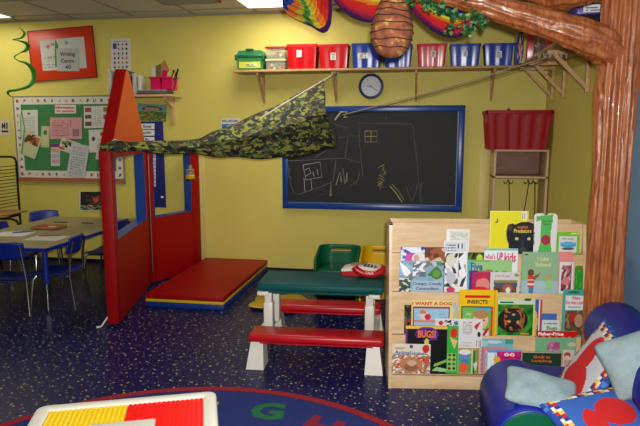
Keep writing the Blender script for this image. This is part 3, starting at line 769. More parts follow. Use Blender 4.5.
# lantern
lc = ony(190.3, 177, 5.0); lc = Vector((lc.x, 5.0, ony(190, 180.5, 5.0).z))
t = thing('toy_lantern', lc, 'small toy lantern with yellow base hanging below the camouflage cloth', 'lantern')
M = Matrix.Translation(lc)
mb = MB(); mb.lathe([(.04, 0), (.046, .004), (.046, .012), (.04, .016)], blackp, 24, M); mb.lathe([(.04, .016), (.042, .02), (.042, .05), (.036, .054)], yel_pl, 24, M); mb.build('base', t)
mb = MB(); mb.lathe([(.034, .054), (.036, .06), (.034, .09), (.026, .1)], clearpl, 24, M); mb.build('globe', t)
mb = MB(); mb.lathe([(.045, .095), (.02, .108), (.018, .125), (.012, .14)], mat('lantern_cap', (120, 118, 108), .4), 24, M); mb.tube([lc+Vector((0, 0, .138)), lc+Vector((0, 0, .19)), lc+Vector((0, 0, .26))], .004, blackp, 6); mb.build('cap', t)

# ================================================================== FOLDED GYM MAT
mx0 = onz(147, 306).x; 
for k, (z0, z1, m, lb, off) in enumerate([(0, .036, mat('blue_vinyl', (16, 50, 132), .4), 'blue bottom pad of the folded floor mat by the red screen', 0), (.0365, .06, mat('yellow_vinyl', (206, 176, 20), .4), 'yellow middle pad of the folded floor mat', .004), (.0605, .1, red_vinyl, 'red top pad of the folded floor mat by the red screen', .0)]):
    pass
t = thing('gym_mat', (-1.74, 4.72, 0), 'folded padded floor mat, red on top over yellow and blue layers', 'mat')
for nm, z0, z1, m in (('blue_layer', 0, .042, mat('blue_vinyl', (16, 50, 132), .4)), ('yellow_layer', .0422, .066, mat('yellow_vinyl', (206, 176, 20), .4)), ('red_layer', .0662, .105, red_vinyl)):
    mb = MB(); mb.box(-2.06, -1.43, 4.08, 5.385, z0, z1, m, .008); mb.build(nm, t)

# ================================================================== PICNIC TABLE
a = onz(256, 284, .45); b_ = onz(384, 288, .45); ang = math.atan2((b_-a).y, (b_-a).x); Wd = (b_-a).length
pc = onz(265, 270, .45); dep = (pc-a).length*.97
O = (a+b_)/2; O.z = 0
t = thing('picnic_table', O, 'childs plastic picnic table with teal top, red benches and pale legs', 'table', rz=ang)
M = Matrix.Translation(O) @ Matrix.Rotation(ang, 4, 'Z'); hw = Wd/2
mb = MB(); mb.box(-hw, hw, 0, dep, .405, .455, teal_pl, .018, M, 3); mb.box(-hw+.03, hw-.03, .03, dep-.03, .39, .41, teal_pl, 0, M); mb.build('tabletop', t)
for nm, y0, y1, x_ in (('bench', -.2, -.035, hw+.004), ('bench', dep+.035, dep+.2, hw-.02)):
    mb = MB(); mb.box(-x_, x_, y0, y1, .165, .212, red_pl, .016, M, 3); mb.box(-x_+.06, x_-.06, y0+.03, y1-.03, .15, .17, red_pl, 0, M); mb.build(nm, t)
lp = white_pl
for s in (-1, 1):
    xx = s*(hw-.035-(.02 if s > 0 else 0))
    mb = MB()
    # A-shaped end frame: posts, cross beam, flared feet
    for y0, sg in ((-.115, 1), (dep+.115, -1)):
        lo_ = [(xx-.045-.012*(s < 0), y0-sg*.075), (xx+.045+.012*(s > 0), y0-sg*.075), (xx+.045+.012*(s > 0), y0+sg*.055), (xx-.045-.012*(s < 0), y0+sg*.055)]
        hi_ = [(xx-.034, y0-sg*.03), (xx+.034, y0-sg*.03), (xx+.034, y0+sg*.06), (xx-.034, y0+sg*.06)]
        if sg < 0: lo_.reverse(); hi_.reverse()
        a_ = [mb.bm.verts.new(M @ Vector((p[0], p[1], 0))) for p in lo_]; b4 = [mb.bm.verts.new(M @ Vector((p[0], p[1], .165))) for p in hi_]
        mb.face(a_[::-1], lp); mb.face(b4, lp)
        for q in range(4): mb.face([a_[q], a_[(q+1) % 4], b4[(q+1) % 4], b4[q]], lp)
    mb.box(xx-.03, xx+.03, -.14, dep+.14, .125, .165, lp, .006, M)
    xp = xx-s*.028
    mb.box(xp-.028, xp+.028, .03, .10, .14, .33, lp, .008, M); mb.box(xp-.022, xp+.022, .035, .09, .32, .40, lp, .006, M); mb.box(xp-.028, xp+.028, dep-.10, dep-.03, .14, .40, lp, .008, M)
    mb.box(xx-.034, xx+.034, .015, dep-.02, .375, .4, lp, .005, M)
    mb.build('end_frame', t)
# toy phone on the table
fc = onz(363, 274, .4555)
t = thing('toy_telephone', (fc.x, fc.y, .4555), 'red and white toy telephone lying on the right end of the teal table', 'toy telephone', rz=ang)
M = Matrix.Translation((fc.x+.01, fc.y-.03, .4555)) @ Matrix.Rotation(ang-.12, 4, 'Z') @ Matrix.Scale(1.16, 4)
mb = MB()
mb.prism([(-.115, 0), (-.02, 0), (-.02, .03), (-.05, .028), (-.115, .022)], -.03, .06, red_pl, M, axis='y'); mb.build('base', t)
mb = MB(); pr = [(-.118, .022), (-.05, .029), (.08, .029), (.09, .045), (.0, .056), (-.06, .05), (-.118, .035)]
mb.prism(pr, -.035, .065, white_pl, M, axis='y'); mb.build('body', t)
mb = MB(); mb.prism([(-.075, .052), (-.06, .056), (.005, .062), (.01, .058)], .0, .05, tan_wood, M, axis='y'); mb.build('top_panel', t)
mb = MB()
for i in range(4):
    for j in range(3): mb.box(.0+i*.018, .011+i*.018, -.028+j*.02, -.016+j*.02, .054-i*.003, .06-i*.003, blackp, .001, M)
mb.build('keypad', t)
mb = MB(); pts = []
for i in range(15):
    a_ = PI*(1.12+.8*i/14); pts.append(M @ Vector((.035+.085*math.cos(a_), -.055, .078+.058*math.sin(a_))))
mb.tube(pts, [.024]+[.021]*13+[.024], red_pl, 14); mb.build('handset', t)
mb = MB(); mb.text('TALK', (.04, .032), .045, .013, ink_white, M @ Matrix.Translation((0, -.0775, 0))); mb.build('lettering', t, smooth=False)

# toddler cube chairs behind the table
def cube_chair(pxl, pxr, m, label, Yc=4.32, top=.44):
    l = ony(pxl, 250, Yc); r_ = ony(pxr, 250, Yc); cx = (l.x+r_.x)/2; w = r_.x-l.x; d = .3
    t = thing('toddler_chair', (cx, Yc+.12, 0), label, 'chair', 'plastic toddler chairs behind the picnic table')
    rad = .09
    def U(s):   # s 0..1 left front -> back -> right front ; returns local (x,y) with back at y=+d/2
        segs = [d-rad, rad*PI/2, w-2*rad, rad*PI/2, d-rad]; tot = sum(segs); q = s*tot
        if q < segs[0]: return (-w/2, -d/2+q)
        q -= segs[0]
        if q < segs[1]: a = q/rad; return (-w/2+rad-rad*math.cos(a), d/2-rad+rad*math.sin(a))
        q -= segs[1]
        if q < segs[2]: return (-w/2+rad+q, d/2)
        q -= segs[2]
        if q < segs[3]: a = q/rad; return (w/2-rad+rad*math.sin(a), d/2-rad+rad*math.cos(a))
        q -= segs[3]; return (w/2, d/2-rad-q)
    def P(u, v):
        x_, y_ = U(u); hh = top-.06*max(0, (abs(u-.5)-.22)/.28)**1.2; return Vector((cx+x_, Yc+.12+y_, v*hh))
    mb = MB(); mb.grid(60, 40, P, m, keep=lambda u, v: not ((abs(u-.5) < .105 and .875 < v < .935) ))
    mb.build('shell', t, solid=.016)
    mb = MB(); mb.box(cx-w/2+.01, cx+w/2-.01, Yc+.12-d/2+.005, Yc+.12+d/2-.01, .27, .29, m, .006); mb.build('seat', t)
    return t
cube_chair(316, 357.5, green_pl, 'green plastic toddler chair with a handle slot behind the teal table')
cube_chair(360.5, 402, yel_pl, 'yellow plastic toddler chair half hidden behind the book display')
# yellow flat cushion on the floor behind the table
yq = onz(275, 303); 
mb = MB()
def cush(u, v):
    a = u*2*PI; r_ = .25*(1+.12*math.cos(5*a)); k = min(1, v*1.25); z = .03*math.sqrt(max(0, 1-((v-.5)/.5)**2)) if False else 0
    rr_ = r_*math.sin(v*PI); zz = .022-.022*math.cos(v*PI)
    return Vector((-1.03+rr_*math.cos(a), 4.30+rr_*math.sin(a)*.85, zz))
mb.grid(60, 16, cush, mat('yellow_cushion_vinyl', (196, 160, 30), .6), wrapu=True)
tag(mb.build('floor_cushion', W=Vector((-1.03, 4.30, 0))), 'flat yellow floor cushion lying behind the picnic table', 'cushion')

# ================================================================== COAT CUBBY AND BASKET
cY0, cY1 = 5.12, 5.42
x0 = ony(494, 165, cY0).x; x1 = min(ony(551, 165, cY0).x, XR-.012); zt = ony(520, 149.5, cY0).z; zb = ony(520, 178.5, cY0).z
t = thing('coat_cubby', ((x0+x1)/2, cY1, 0), 'pale wooden coat cubby stand with hooks in the back corner', 'cubby')
ed = mat('pale_birch_edge', (196, 168, 126), .5)
mb = MB(); mb.box(x0, x1, cY0, cY1, zt-.018, zt, ed, .002); mb.build('top_board', t)
mb = MB(); mb.box(x0, x1, cY0, cY1, zb, zb+.018, ed, .002); mb.build('shelf_board', t)
mb = MB(); mb.box(x0+.02, x1-.02, cY1-.012, cY1, zb+.018, zt-.018, brown_wood); mb.build('back_board', t)
for s in (x0, x1-.018):
    mb = MB(); mb.box(s, s+.018, cY0, cY1, .02, zt-.018, ed, .002); mb.build('side_post', t)
mb = MB(); mb.box(x0, x1, cY0, cY1, 0, .05, ed, .002); mb.build('base_board', t)
for px in (508, 528, 533):
    hx = ony(px, 182, cY0+.05).x
    mb = MB()
    for s in (-1, 1):
        mb.tube([(hx, cY0+.05, zb), (hx, cY0+.05, zb-.02), (hx+s*.012, cY0+.04, zb-.042), (hx+s*.03, cY0+.03, zb-.045), (hx+s*.038, cY0+.028, zb-.022)], .0035, blackm, 6)
    mb.build('hook', t)
for (xa, ya, xb, yb, lb) in ((509, 183, 509, 213, 'thin black strap hanging from the left cubby hook'), (529, 182, 521, 214, 'slanting dark strap hanging from the middle cubby hook'), (535, 182, 534, 214, 'thick black strap hanging from the right cubby hook')):
    mb = MB(); P0 = ony(xa, ya, cY0+.03); P1 = ony(xb, yb+12, cY0+.04); mb.tube([P0, P0.lerp(P1, .5)+Vector((.004, 0, 0)), P1], .004, dark_rope if xa == 529 else blackp, 6)
    tag(mb.build('strap', W=P1), lb, 'strap', 'straps on the cubby hooks')
# laundry basket
bY0, bY1 = 5.06, 5.4
X0 = ony(486, 120, bY0).x; X1 = min(ony(557, 120, bY0).x, XR-.008); z0 = zt+.0005; z1 = ony(520, 110, bY0).z; cx = (X0+X1)/2; w = X1-X0; d = bY1-bY0; cy = (bY0+bY1)/2
t = thing('laundry_basket', (cx, cy, z0), 'large red ribbed plastic basket on top of the coat cubby', 'basket')
mb = MB()
def bas(u, v):
    # v: 0 bottom .. 1 top rim
    a = u*4; s = int(a) % 4; f = a-int(a)
    k = .86+.1*v; hw_, hd_ = w/2*k, d/2*k
    rib = .006*(1 if math.sin(f*PI*2*(5 if s in (0, 2) else 4)) > 0 else 0) if v < .88 else .006
    p = [(-hw_+2*hw_*f, -hd_-rib), (hw_+rib, -hd_+2*hd_*f), (hw_-2*hw_*f, hd_+rib), (-hw_-rib, hd_-2*hd_*f)][s]
    return Vector((cx+p[0], cy+p[1], z0+(z1-z0)*v))
mb.grid(160, 14, bas, basket_red, wrapu=True)
mb.box(cx-w/2*.84, cx+w/2*.84, cy-d/2*.84, cy+d/2*.84, z0, z0+.008, basket_red)
mb.build('tub', t, angle=30)
mb = MB()
for bx in ((cx-w/2, cx+w/2, bY0, bY0+.016), (cx-w/2, cx+w/2, bY1-.016, bY1), (cx-w/2, cx-w/2+.016, bY0, bY1), (cx+w/2-.016, cx+w/2, bY0, bY1)): mb.box(*bx, z1-.03, z1, basket_red, .004)
mb.build('rim', t)
for s in (-1, 1):
    mb = MB(); xx = cx+s*(w/2-.012)
    for k in range(4): mb.box(xx-.012, xx+.012, bY0+.02+k*.03, bY0+.026+k*.03, z1-.1, z1-.028, basket_red)
    for k in range(3): mb.box(xx-.013, xx+.013, bY0+.02, bY0+.116, z1-.1+k*.03, z1-.094+k*.03, basket_red)
    mb.build('handle', t)
mb = MB(); q = ony(508, 110, 5.2); mb.prism([(q.x-.03, z1-.03), (q.x+.03, z1-.03), (q.x+.015, z1+.01), (q.x, z1+.022)], 5.17, 5.19, mat('navy_cloth', (24, 34, 84), .8), axis='y'); 
mb.prism([(q.x-.12, z1-.06), (q.x+.2, z1-.06), (q.x+.18, z1-.03), (q.x-.1, z1-.03)], 5.12, 5.3, mat('navy_cloth', (24, 34, 84), .8), axis='y')
tag(mb.build('folded_cloth', W=Vector((q.x, 5.2, z1-.06))), 'navy cloth with one corner poking out of the red basket', 'cloth')

# ================================================================== LEFT WALL AREA: framed poster, board, papers
def plane_thing_box(name, x0, y0, x1, y1, Y, th_, m, bevel=.003, mb=None):
    p = ony(x0, y1, Y); q = ony(x1, y0, Y); mb.box(p.x, q.x, Y, Y+th_, p.z, q.z, m, bevel)
# framed writing-centre poster
P = [ony(33, 82, YW-.012), ony(97.5, 77.5, YW-.012), ony(95, 26.5, YW-.012), ony(30.5, 31, YW-.012)]
cc = sum(P, Vector())/4
t = thing('framed_poster', (P[0]+P[1])/2, 'red mounted sign with a green crayon and white pages, near the ceiling', 'poster')
xa = P[1]-P[0]; za = P[3]-P[0]; M = frame(P[0], xa, za); pw = xa.length; ph = za.length
mb = MB(); mb.box(0, pw, -.006, .008, 0, ph, mat('poster_red', (206, 52, 16), .35), .001, M); mb.build('backing', t)
mb = MB()
for bx in ((0, pw, 0, .008), (0, pw, ph-.008, ph), (0, .008, 0, ph), (pw-.008, pw, 0, ph)): mb.box(bx[0], bx[1], -.01, .004, bx[2], bx[3], mat('dark_red_frame', (112, 16, 14), .4), .001, M)
mb.build('frame', t)
mb = MB(); CW = painter((196, 196, 186), [('l', .05, .1, .4, .5, (150, 150, 150), 6), ('e', .18, .78, .05, .06, (190, 110, 110)), ('e', .28, .84, .04, .05, (170, 120, 120)), ('e', .6, .85, .05, .05, (130, 160, 150)), ('r', .495, 0, .505, 1, (150, 150, 146))], 2)
A_ = (.18*pw, .2*ph); B_ = (.86*pw, .8*ph)
mb.grid(40, 24, lambda u, v: M @ Vector((A_[0]+(B_[0]-A_[0])*u, -.008, A_[1]+(B_[1]-A_[1])*v)), INKM, CW); mb.build('open_pages', t, smooth=False)
mb = MB(); mb.prism([(.38*pw, .27*ph), (.43*pw, .25*ph), (.46*pw, .68*ph), (.425*pw, .8*ph), (.40*pw, .6*ph)], -.01, -.0085, mat('crayon_green', (40, 130, 40), .6), M, axis='y'); mb.build('crayon', t, smooth=False)
M2 = M @ Matrix.Translation((.585*pw, 0, .38*ph)) @ Matrix.Rotation(.06, 4, 'Y')
mb = MB(); mb.box(-.17*pw, .17*pw, -.012, -.0105, -.22*ph, .22*ph, mat('grey_card', (176, 174, 168), .8), 0, M2); mb.build('title_card', t, smooth=False)
mb = MB(); M3 = M2 @ Matrix.Translation((0, -.0132, 0))
mb.text('Writing', (0, .1*ph), .23*pw, .1*ph, ink_black, M3, bold=.02); mb.text('Centre', (0, -.02*ph), .2*pw, .08*ph, ink_black, M3, bold=.02); mb.text('40', (0, -.14*ph), .09*pw, .075*ph, ink_black, M3, bold=.02); mb.build('lettering', t, smooth=False)

# green paper spiral
top = ony(19, 24, 5.05); bot = ony(10, 97, 5.05)
path = [(19, 27, .3), (22.5, 30.5, 1.2), (24.5, 34, 2.6), (21, 38, 1.6), (12.5, 39.6, .6), (18, 40.5, 1.2), (26, 43.2, 3), (28, 46.5, 4), (25.5, 50.5, 3), (20, 53, .8), (14.5, 57, 1.6), (18, 60.5, 1.2), (26.5, 63.5, 2.5), (33, 70, 4.5), (34, 79, 4.2), (29, 86, 3), (19, 89.6, 2.2), (9.5, 91, 2.4), (8, 93.5, 2), (11.5, 97, .6)]
mb = MB(); n_ = len(path)-1
def pth(u):
    s_ = u*n_; k = min(int(s_), n_-1); f = s_-k; P4 = [path[max(k-1, 0)], path[k], path[k+1], path[min(k+2, n_)]]
    q = [.5*(2*P4[1][j]+(P4[2][j]-P4[0][j])*f+(2*P4[0][j]-5*P4[1][j]+4*P4[2][j]-P4[3][j])*f*f+(3*P4[1][j]-P4[0][j]-3*P4[2][j]+P4[3][j])*f**3) for j in range(3)]
    return q
def spir(u, v):
    q = pth(u); e0 = pth(max(0, u-.004)); e1 = pth(min(1, u+.004)); p = ony(q[0], q[1], 5.05+.05*math.sin(u*PI*6.2)); tx, ty = e1[0]-e0[0], e1[1]-e0[1]; L = math.hypot(tx, ty)+1e-6
    w_ = max(q[2], .3)*.0088*(v-.5); return p+Vector((-ty/L*-w_, .35*w_, tx/L*w_))
mb.grid(150, 3, spir, mat('green_card', (36, 140, 34), .7)); o = mb.build('hanging_spiral', W=Vector(bot), solid=.001, angle=180)
tag(o, 'green paper spiral hanging beside the red mounted sign', 'decoration')
mb = MB(); mb.tube([Vector(spir(0, .5)), Vector((top.x, 5.05, ZC-.001))], .0012, mat('thread', (150, 170, 150), .8), 4); c_ = mb.build('thread', parent=o)

# bulletin board
Q = [ony(14, 183, YW-.02), ony(124, 184.5, YW-.02), ony(124, 95.5, YW-.02), ony(12, 95.5, YW-.02)]
bx0_, bx1_ = Q[3].x, ony(123, 140, YW-.02).x; bz0_, bz1_ = ony(60, 183, YW-.02).z, ony(60, 95.5, YW-.02).z
t = thing('bulletin_board', ((bx0_+bx1_)/2, YW, bz0_), 'green felt bulletin board with a white patterned border', 'bulletin board')
felt = mat('green_felt', (62, 128, 74), .95)
cork = mat('cork_rail', (166, 92, 44), .8)
mb = MB(); mb.box(bx0_+.01, bx1_-.01, YW-.014, YW-.001, bz0_+.01, bz1_-.01, felt); mb.build('felt_panel', t, smooth=False)
alu = mat('aluminium', (170, 166, 150), .35, metal=.6)
mb = MB()
for b4 in ((bx0_, bx1_, bz1_-.012, bz1_), (bx0_, bx1_, bz0_, bz0_+.012), (bx0_, bx0_+.012, bz0_, bz1_), (bx1_-.012, bx1_, bz0_, bz1_)): mb.box(b4[0], b4[1], YW-.02, YW-.001, b4[2], b4[3], alu, .002)
mb.build('frame', t)
mb = MB(); mb.box(bx0_+.012, bx1_-.012, YW-.016, YW-.013, bz0_+.012, bz0_+.05, cork); mb.build('cork_strip', t, smooth=False)
mb = MB(); bw = .072; x0, x1, z0, z1 = bx0_+.014, bx1_-.014, bz0_+.052, bz1_-.014
def strip(xa, xb, za, zb, nx, nz_):
    n = max(1, round(max(xb-xa, zb-za)/.075)); hor = (xb-xa) > (zb-za)
    def C(u, v):
        s, q = (u, v) if hor else (v, u); k = int(s*n); f = s*n-k; pal = [(160, 40, 44), (40, 90, 50), (120, 70, 120), (200, 120, 40), (60, 60, 60)]
        if .25 < f < .75 and .28 < q < .75 and hsh(int(f*7), int(q*6), k) > .35: return pal[int(hsh(k, 2)*5)]
        return (214, 210, 196)
    mb.grid(nx, nz_, lambda u, v: Vector((xa+(xb-xa)*u, YW-.0165, za+(zb-za)*v)), INKM, C)
strip(x0, x1, z1-bw, z1, 150, 7); strip(x0, x1, z0, z0+bw, 150, 7); strip(x0, x0+bw, z0+bw, z1-bw, 7, 90); strip(x1-bw, x1, z0+bw, z1-bw, 7, 90)
mb.build('border_strip', t, smooth=False)
PY = YW-.019
def sheet(x0_, y0_, x1_, y1_, C, label, cat='paper', skew=0, Y=PY, texts=(), name='paper_sheet', nu=24, nv=30, group='papers pinned to the green board'):
    return flat_print(name, wallq(x0_, y0_, x1_, y1_, Y, skew=skew), C, label, cat, nu, nv, .0012, group=group, texts=texts)
GL = (120, 120, 124)
sheet(55, 105, 76, 113.5, painter((224, 214, 212), []), 'small white notice with red words at the top of the green board', 'notice', texts=[('Information', .5, .72, .9, .36, ink_red, .03), ('for parents', .5, .26, .84, .36, ink_red, .03)])
sheet(50, 117.5, 82, 139, painter((206, 150, 154), [('l', .1, .15, .6, .85, (176, 118, 124), 9), ('r', .7, .15, .92, .45, (150, 110, 116)), ('r', .64, .55, .66, .9, (180, 120, 126))], 1), 'pink notice in the middle of the green board')
sheet(20, 110, 38, 137, painter((206, 208, 196), [('l', .15, .15, .85, .75, (176, 178, 170), 9), ('r', .4, .85, .6, .9, (140, 60, 60))], 2), 'white sheet at the upper left of the green board', skew=-.02)
sheet(22, 133, 39, 157, painter((190, 196, 150), [('n', .1, .55, .9, .95, [(190, 110, 60), (220, 180, 120), (90, 60, 40)], 6)], 3), 'tilted green-edged card with a picture under the upper left sheet', skew=.35, Y=PY-.002)
sheet(41, 126, 49.5, 147.5, painter((184, 184, 130), [('r', .15, .1, .85, .92, (196, 194, 150)), ('e', .5, .7, .22, .12, (90, 110, 60))], 1), 'narrow cream bookmark card left of the pink notice', skew=.03)
sheet(84, 106, 110, 128, painter((206, 206, 200), [('r', .06, .75, .28, .93, (150, 80, 70)), ('r', .06, .42, .28, .6, (90, 80, 60)), ('r', .06, .1, .28, .3, (110, 70, 50)), ('r', .74, .72, .95, .92, (150, 110, 50)), ('r', .74, .4, .95, .6, (170, 90, 60)), ('l', .35, .1, .68, .9, (176, 176, 172), 8)], 5), 'white sheet with six small photos at the upper right of the green board', skew=-.02)
sheet(89, 129.5, 112, 152, painter((210, 206, 200), [('e', .2, .6, .08, .1, (60, 60, 60)), ('r', .5, .75, .9, .88, (190, 60, 70)), ('l', .3, .1, .9, .55, (150, 150, 150), 5)], 6), 'white sheet with a red heading beside the red screen', Y=PY-.001, skew=-.04)
sheet(51, 143.5, 60, 166, painter((206, 198, 196), [('r', 0, .84, 1, 1, (120, 50, 110)), ('r', .1, .6, .9, .75, (200, 160, 110)), ('r', .1, .38, .9, .52, (160, 170, 190)), ('r', .1, .15, .9, .3, (200, 150, 170))], 7), 'purple-headed striped card below the pink notice')
sheet(60, 140, 79, 153, painter((200, 196, 186), [('n', .1, .3, .6, .9, [(60, 60, 50), (150, 120, 80), (210, 200, 190), (100, 140, 70)], 6), ('r', 0, .1, .3, .25, (180, 60, 50))], 8), 'tilted photo print below the pink notice', skew=.3, Y=PY-.001)
sheet(69, 144, 87, 177, painter((190, 192, 196), [('l', .12, .08, .88, .92, (146, 150, 156), 14)], 9), 'large tilted typed letter hanging over the lower edge of the board', skew=.17, Y=PY-.0035)
sheet(96, 150, 110, 160, painter((200, 198, 190), [('l', .2, .2, .8, .8, (140, 140, 140), 4)], 4), 'small white slip behind the red screen post', skew=.1)
mb = MB(); mb.tube([ony(21.5, 110, PY-.006), ony(22.5, 118, PY-.01), ony(24.5, 128, PY-.008), ony(23, 142, PY-.01), ony(21.5, 153, PY-.008)], .004, mat('green_ribbon', (90, 170, 80), .7), 6)
mb.tube([ony(21.5, 110, PY-.008), ony(20.5, 120, PY-.01), ony(21, 140, PY-.01)], .003, mat('green_ribbon', (90, 170, 80), .7), 6)
tag(mb.build('ribbon', W=ony(21.5, 153, PY-.008)), 'thin green ribbon pinned over the upper left sheet', 'ribbon')
# separate wall pictures
sheet(-8, 120, 10, 135.5, painter((206, 200, 176), [('e', .6, .62, .05, .22, (70, 20, 20)), ('e', .72, .62, .05, .22, (70, 20, 20)), ('e', .84, .62, .05, .22, (40, 20, 20)), ('r', .55, .2, .92, .34, (40, 30, 30))], 1), 'small white picture card with dark figures left of the green board', 'picture', group=None, Y=YW-.004)
sheet(79, 191, 110, 210.5, painter((206, 204, 186), [('r', .04, .05, .96, .95, (28, 26, 26)), ('n', .2, .2, .85, .75, [(40, 30, 30), (170, 60, 40), (60, 66, 60), (120, 60, 40), (28, 26, 26)], 11), ('n', .05, .05, .8, .25, [(150, 160, 130), (28, 26, 26), (90, 110, 80)], 12), ('e', .55, .55, .09, .12, (200, 80, 50))], 4), 'dark photo of red flowers under the green board', 'photo', group=None, Y=YW-.004, nu=40)
# will return sign
sheet(221, 118.5, 240, 142, painter((214, 212, 206), [('r', .06, .05, .94, .78, (46, 116, 186)), ('e', .5, .42, .34, .3, (230, 228, 222)), ('r', .48, .4, .52, .66, (30, 30, 30)), ('r', .48, .4, .7, .44, (30, 30, 30))], 1), 'white and blue clock sign on the wall above the camouflage cloth', 'sign', texts=[('WILL RETURN', .5, .89, .86, .1, ink_black, .03)], name='wall_sign', group=None, Y=YW-.004)
# blue pocket chart
P = [ony(139, 207, YW-.006), ony(166, 206, YW-.006), ony(166, 121, YW-.006), ony(139, 121.5, YW-.006)]
t = thing('pocket_chart', (P[0]+P[1])/2, 'navy cloth pocket chart with white word cards behind the red screen', 'chart')
navyc = mat('navy_chart_cloth', (22, 28, 110), .8)
mb = MB(); mb.box(P[0].x, P[1].x, YW-.008, YW-.001, P[0].z, P[3].z, navyc, .002); mb.build('chart_cloth', t)
for k, (y0_, wd) in enumerate(((123.5, 'flower'), (130, 'spider'), (137, 'fly'))):
    flat_print('word_card', wallq(140.5, y0_, 154.5, y0_+5.6, YW-.0085), painter(W_, []), '', '', 2, 2, .001, parent=t, texts=[(wd, .5, .5, .6 if k < 2 else .3, .6, ink_black, .02)])
for k in range(9):
    flat_print('word_card', wallq(151.8, 154+k*3.7, 155.8, 157.2+k*3.7, YW-.0085), painter((206, 206, 206), [('l', .2, .1, .8, .9, (150, 150, 160), 2)], k), '', '', 4, 4, .001, parent=t)
flat_print('word_card', wallq(161, 196, 163.5, 198, YW-.0085), painter(W_, []), '', '', 2, 2, .001, parent=t)
flat_print('picture_card', wallq(137.5, 104, 166.5, 121, YW-.012, skew=.04), painter((70, 130, 60), [('r', 0, .55, 1, 1, (110, 160, 150)), ('e', .5, .72, .35, .16, (90, 70, 60)), ('n', .05, .1, .95, .5, [(70, 130, 60), (150, 60, 50), (70, 130, 60), (180, 160, 60), (50, 100, 50)], 14), ('r', .25, .6, .75, .78, (170, 150, 120))], 6), 'green farm picture card below the small pine shelf', 'picture', 40, 24, .001)
# small pine shelf
SZ2 = ony(158, 96.5, YW-.25).z
t = thing('wall_shelf', (-2.4, YW, SZ2), 'small pine wall shelf holding the pink basket, beside the red gable', 'shelf')
a = ony(118, 96, YW-.25).x; b2 = ony(181, 96, YW-.02).x
mb = MB(); mb.box(a, b2, YW-.25, YW-.001, SZ2, SZ2+.02, pine_pale, .003); mb.build('board', t)
mb = MB(); X = ony(172, 110, YW-.05).x; mb.prism([(-.2, 0), (0, 0), (0, -.25), (-.03, -.25), (-.05, -.1), (-.2, -.03)], X-.012, X+.012, pine_pale, Matrix.Translation((0, YW-.001, SZ2)), axis='x'); mb.build('bracket', t)
S2 = SZ2+.0205
# magazines stack
mags = [(.0, (170, 60, 30), 'orange-red folder at the bottom of the flat stack on the small shelf'), (.008, (60, 70, 80), 'grey magazine second from the bottom of the stack on the small shelf'), (.017, (120, 140, 130), 'pale green magazine in the middle of the stack on the small shelf'), (.026, (90, 100, 110), 'slate magazine second from the top of the stack on the small shelf'), (.035, (180, 180, 170), 'white magazine on top of the stack on the small shelf')]
xa = ony(137, 92, YW-.22).x; xb = ony(166, 92, YW-.22).x
for k, (dz, c, lb) in enumerate(mags):
    mb = MB(); cm = mat('magazine_cover_%s' % ['orange', 'grey', 'green', 'slate', 'white'][k], c, .4)
    mb.box(xa+.004*(k % 2), xb-.006*(k % 3), YW-.235+.006*(k % 2), YW-.03, S2+dz, S2+dz+.0075, cm, .001)
    tag(mb.build('magazine', W=Vector(((xa+xb)/2, YW-.12, S2+dz))), lb, 'magazine', 'magazines stacked on the small shelf')
# pink basket
zb_ = S2+.0435
xa = ony(150, 85, YW-.2).x; xb = ony(176.5, 85, YW-.1).x; cx = (xa+xb)/2; w = xb-xa
t = thing('pink_basket', (cx, YW-.13, zb_), 'bright pink divided caddy of brushes and paper on the small shelf', 'basket')
mb = MB()
for s0, s1 in ((-.5, .0), (0, .5)):
    x_a = cx+w*s0+.002; x_b = cx+w*s1-.002
    mb.prism([(x_a+.012, zb_), (x_b-.012, zb_), (x_b-.002, zb_+.115), (x_a+.002, zb_+.115)], YW-.2, YW-.195, pink_pl, axis='y'); mb.prism([(x_a+.012, zb_), (x_b-.012, zb_), (x_b-.002, zb_+.115), (x_a+.002, zb_+.115)], YW-.07, YW-.065, pink_pl, axis='y')
    mb.box(x_a+.012, x_b-.012, YW-.2, YW-.065, zb_, zb_+.004, pink_pl)
    for xx in (x_a+.004, x_b-.008): mb.box(xx, xx+.005, YW-.2, YW-.065, zb_+.001, zb_+.115, pink_pl)
mb.build('tub', t, smooth=False)
mb = MB(); mb.box(cx-w/2-.006, cx+w/2+.006, YW-.208, YW-.195, zb_+.105, zb_+.12, pink_pl, .003); mb.box(cx-w/2-.006, cx+w/2+.006, YW-.07, YW-.06, zb_+.105, zb_+.12, pink_pl, .003); mb.build('rim', t)
stuff_ = [((.2, .0), (.1, .13), (.35, .12), (.3, .0), (176, 130, 80), 'brown paper offcut standing highest in the pink caddy'), ((.45, 0), (.42, .19), (.66, .12), (.6, 0), (168, 118, 66), 'folded brown card standing in the middle of the pink caddy')]
for i, (px0, py0, px1, py1, py2, c, lb) in enumerate([(152, 66, 156, 68, 80, (206, 206, 190), 'white card tube at the left end of the pink caddy'), (156, 66, 161, 64, 80, (120, 96, 50), 'short brown card strip beside the white tube in the pink caddy')]):
    a_ = ony(px0, 80, YW-.15); b4 = ony(px1, 80, YW-.15); c4 = ony(px1, py1, YW-.15); d4 = ony(px0, py0, YW-.15)
    mb = MB(); mb.prism([(a_.x, zb_+.006), (b4.x, zb_+.006), (c4.x, c4.z), (d4.x, d4.z)], YW-.16, YW-.15, mat('card_%s' % ['white', 'brown'][i], c, .8), axis='y')
    tag(mb.build('card_strip', W=Vector(((a_.x+b4.x)/2, YW-.15, zb_+.006))), lb, 'card')
kraft = mat('kraft_paper', (176, 128, 72), .8)
def poly_px(pts, Y, th_, m, name, label, cat):
    q = [ony(x_, y_, Y) for x_, y_ in pts]; mb = MB(); mb.prism([(p.x, max(p.z, zb_+.006)) for p in q], Y-th_, Y, m, axis='y')
    return tag(mb.build(name, W=Vector((q[0].x, Y, min(p.z for p in q))), smooth=False), label, cat)
